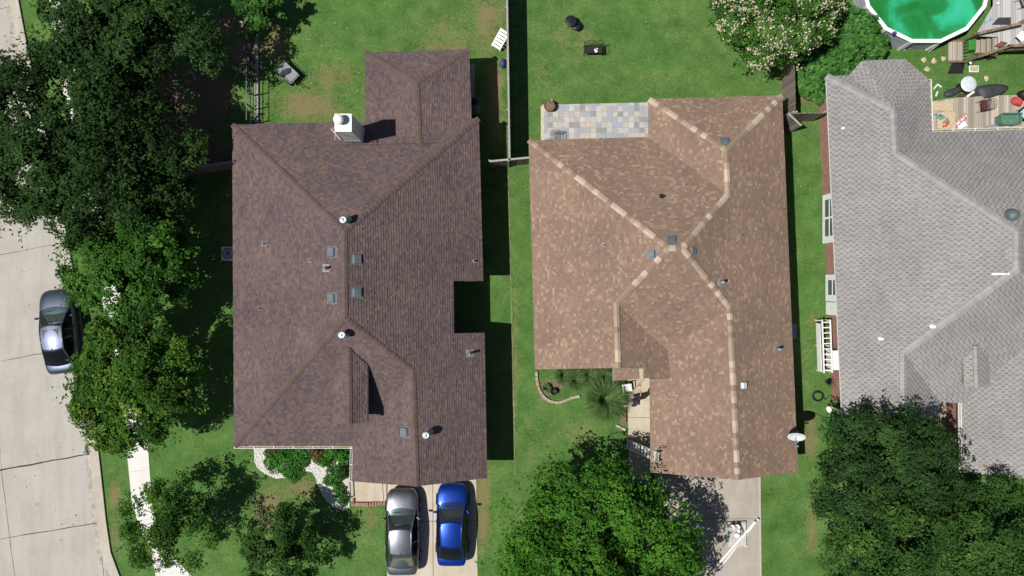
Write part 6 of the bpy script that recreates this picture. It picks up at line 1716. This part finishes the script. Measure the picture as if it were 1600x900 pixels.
for i, (x, y, lab) in enumerate([(1538, 35, 'teal toy on the deck boards closer to the pool rim'), (1547, 31, 'teal toy on the deck boards closer to the dark mat')]):
    p = P(x, y, zd); mb = MB(); mb.box((0, 0, .03), (.2, .06, .06), .5); mb.box((.03, .05, .03), (.07, .18, .05), .5); tag(mb.build('pool_toy', M['teal'], None, .01, loc=(p.x, p.y, zd)), lab, 'toy')
p = P(1558, 6, zd); mb = MB(); mb.blob((0, 0, .08), (.1, .07, .08), 10, 6, .1); tag(mb.build('small_bag', M['white'], None, loc=(p.x, p.y, zd)), 'small white bag near the top of the pool deck', 'bag')
p = P(1552, 75, .5); mb = MB(); mb.add([Vector(v) for v in ((-.32, -.1, 0), (.1, -.16, .05), (.36, .06, .05), (-.02, .2, 0), (0, 0, .25))], [(0, 1, 4), (1, 2, 4), (2, 3, 4), (3, 0, 4), (3, 2, 1, 0)]); tag(mb.build('rust_cloth', simple('rust_cloth', (.24, .09, .07), .9, 0, .3, 8, .3), None, loc=(p.x, p.y, 1.1)), 'rust coloured cloth draped at the top of the deck steps', 'cloth')
tarp('black cloth hanging by the foot of the deck handrail', [(1536, 90), (1540, 84), (1548, 84), (1550, 92), (1544, 96)], .55, M['black'], 6, 'black_cloth', 'cloth')
# pool-side leftovers
p = P(1421, 74); mb = MB(); mb.blob((0, 0, .14), (.16, .14, .14), 14, 9); tag(mb.build('pink_ball', M['pink'], None, loc=(p.x, p.y, 0)), 'pink ball at the foot of the pool wall', 'ball')
mb = MB(); a, b = P(1412, 79, .04), P(1421, 69, .5); mb.bar(a, b, .05, .03); tag(mb.build('pole_left', M['offwhite']), 'short pale pole leaning on the pool wall by the pink ball', 'pole').name = 'leaning_pole'
mb = MB(); a, b = P(1451, 81, .04), P(1466, 70, .9); mb.bar(a, b, .05, .03); tag(mb.build('leaning_pole', M['offwhite']), 'pale pole leaning on the pool wall near the timber steps', 'pole')
tarp('dark blue liner folded over the pool rim by the leafy shrub', [(1392, 53), (1394, 48), (1401, 52), (1399, 58)], .25, M['blue_plastic'], 7, 'pool_liner', 'liner', 1.3)
# old frame by the blossom tree
sf = empty('metal_frame', P(1314, 25), 0, 'old bare metal frame in the shade between the blossom tree and the pool', 'frame')
mb = MB()
for a, b in (((1318, -10, .6), (1319, 24, .6)), ((1313, -10, .9), (1314, 30, .9)), ((1290, 31, .5), (1319, 29, .7)), ((1319, 24, .6), (1308, 46, .1))):
    A, B = rel(sf, P(*a)), rel(sf, P(*b)); mb.bar(A, B, .06)
mb.build('frame_bars', M['fence_cap'], sf)
# bits in the shaded side yard on the left
p = P(300, 214); bq = empty('covered_mower', (p.x, p.y, 0), .3, 'dark blue covered machine in the deep shade of the left side yard', 'mower')
mb = MB(); mb.blob((0, 0, .35), (.5, .35, .35), 14, 9, .1); mb.build('cover', M['blue_plastic'], bq)
mb = MB(); mb.blob((-.02, .05, .66), (.14, .12, .08), 10, 7); mb.build('lid', M['offwhite'], bq)
mb = MB(); mb.tube([(-.4, -.2, .4), (-.75, -.35, .85), (-.75, .2, .85), (-.4, .2, .4)], .02, 6); mb.build('handle', M['alu'], bq)
for i, (x, y, r, L, lab) in enumerate([(288, 228, -.2, .75, 'pale board nearest the covered machine in the left side yard'), (285, 235, .25, .5, 'short pale board in the middle of the loose boards in the side yard'), (280, 243, .5, .8, 'pale board of the loose pile nearest the shaded fence')]):
    p = P(x, y); mb = MB(); mb.box((0, 0, .1), (L, .1, .04)); o = mb.build('loose_board', M['alu'], None, loc=(p.x, p.y, 0)); o.rotation_euler.z = r; tag(o, lab, 'board', 'loose boards in the side yard')
p = P(250, 97); mb = MB(); mb.lathe([(.0, .5), (.04, .5), (.16, .03), (.2, .03), (.2, 0), (0, 0)], (0, 0, 0), 14); tag(mb.build('traffic_cone', M['orange'], None, loc=(p.x, p.y, 0)), 'orange cone glimpsed through the dark tree at the upper left', 'cone')
p = P(318, 117); wh = empty('wheelbarrow', (p.x, p.y, 0), .5, 'grey metal wheelbarrow in the shade of the left side yard', 'wheelbarrow')
mb = MB(); mb.add([Vector(v) for v in ((-.4, -.3, .55), (.4, -.3, .6), (.4, .3, .6), (-.4, .3, .55), (-.22, -.2, .3), (.25, -.2, .3), (.25, .2, .3), (-.22, .2, .3))], [(0, 1, 5, 4), (1, 2, 6, 5), (2, 3, 7, 6), (3, 0, 4, 7), (4, 5, 6, 7)]); mb.build('tray', M['galv'], wh)
for y in (-.25, .25): mb = MB(); mb.bar((.55, y * .3, .2), (-.9, y, .6), .04); mb.bar((-.25, y, .5), (-.3, y, 0), .03); mb.build('handle', M['pale_wood'], wh)
mb = MB(); mb.lathe([(0, -.04), (.17, -.05), (.2, 0), (.17, .05), (0, .04)], (0, 0, 0), 16); mb.v = [Matrix.Rotation(PI / 2, 3, 'X') @ q_ + Vector((.55, 0, .2)) for q_ in mb.v]; mb.build('wheel', M['rubber'], wh)
for i, (x, y) in enumerate([(391, 98), (387, 108), (393, 115)]):
    pass
# leaf and twig litter in the gutter and lawns
g = np.random.default_rng(77); n = 900
pts = np.stack([g.uniform(-28, 28, n), g.uniform(-16, 16, n), np.full(n, .03)], -1)
keep = np.ones(n, bool)
lit = leaf_object('leaf_litter', pts[keep], np.array([0, 0, 1]) + g.normal(size=(keep.sum(), 3)) * .4, g.uniform(.04, .1, keep.sum()), g.uniform(0, 1, keep.sum()), LEAF['red'], None, .6, 3)
lit['kind'] = 'stuff'; tag(lit, 'dry fallen leaves scattered over the lawns and the road', 'leaves')
g = np.random.default_rng(78); pts = []
while len(pts) < 150:
    x, y = g.uniform(420, 1280), g.uniform(5, 300)
    if (430 < x < 560 and y < 180) or (745 < x < 790 and y < 240) or (830 < x < 1220 and y < 148) or (1245 < x < 1275 and y > 180): p = P(x, y); pts.append((p.x, p.y, .02))
pts = np.array(pts); lit = leaf_object('clover_flowers', pts, np.array([0, 0, 1]) + g.normal(size=pts.shape) * .2, g.uniform(.025, .07, len(pts)), g.uniform(.3, 1, len(pts)), LEAF['flower'], None, .9, 4)
lit['kind'] = 'stuff'; tag(lit, 'tiny white flecks of clover scattered over the back lawns', 'flowers')
# a plastic bag on the street joint
p = P(135, 707); mb = MB(); mb.blob((0, 0, .06), (.16, .13, .08), 10, 6, .3, random.Random(5)); mb.blob((-.02, .14, .04), (.08, .12, .05), 9, 6, .3, random.Random(6)); tag(mb.build('plastic_bag', M['grey_plastic'], None, loc=(p.x, p.y, .01)), 'crumpled grey bag on the street joint beside the kerb', 'bag')
# ------------------------------------------------------------------ move house origins to their bases
for h, (x, y) in ((HA, (560, 470)), (HB, (1035, 450)), (HC, (1500, 430))):
    c = P(x, y)
    h.location = c
    for ch_ in h.children: ch_.location = ch_.location - c
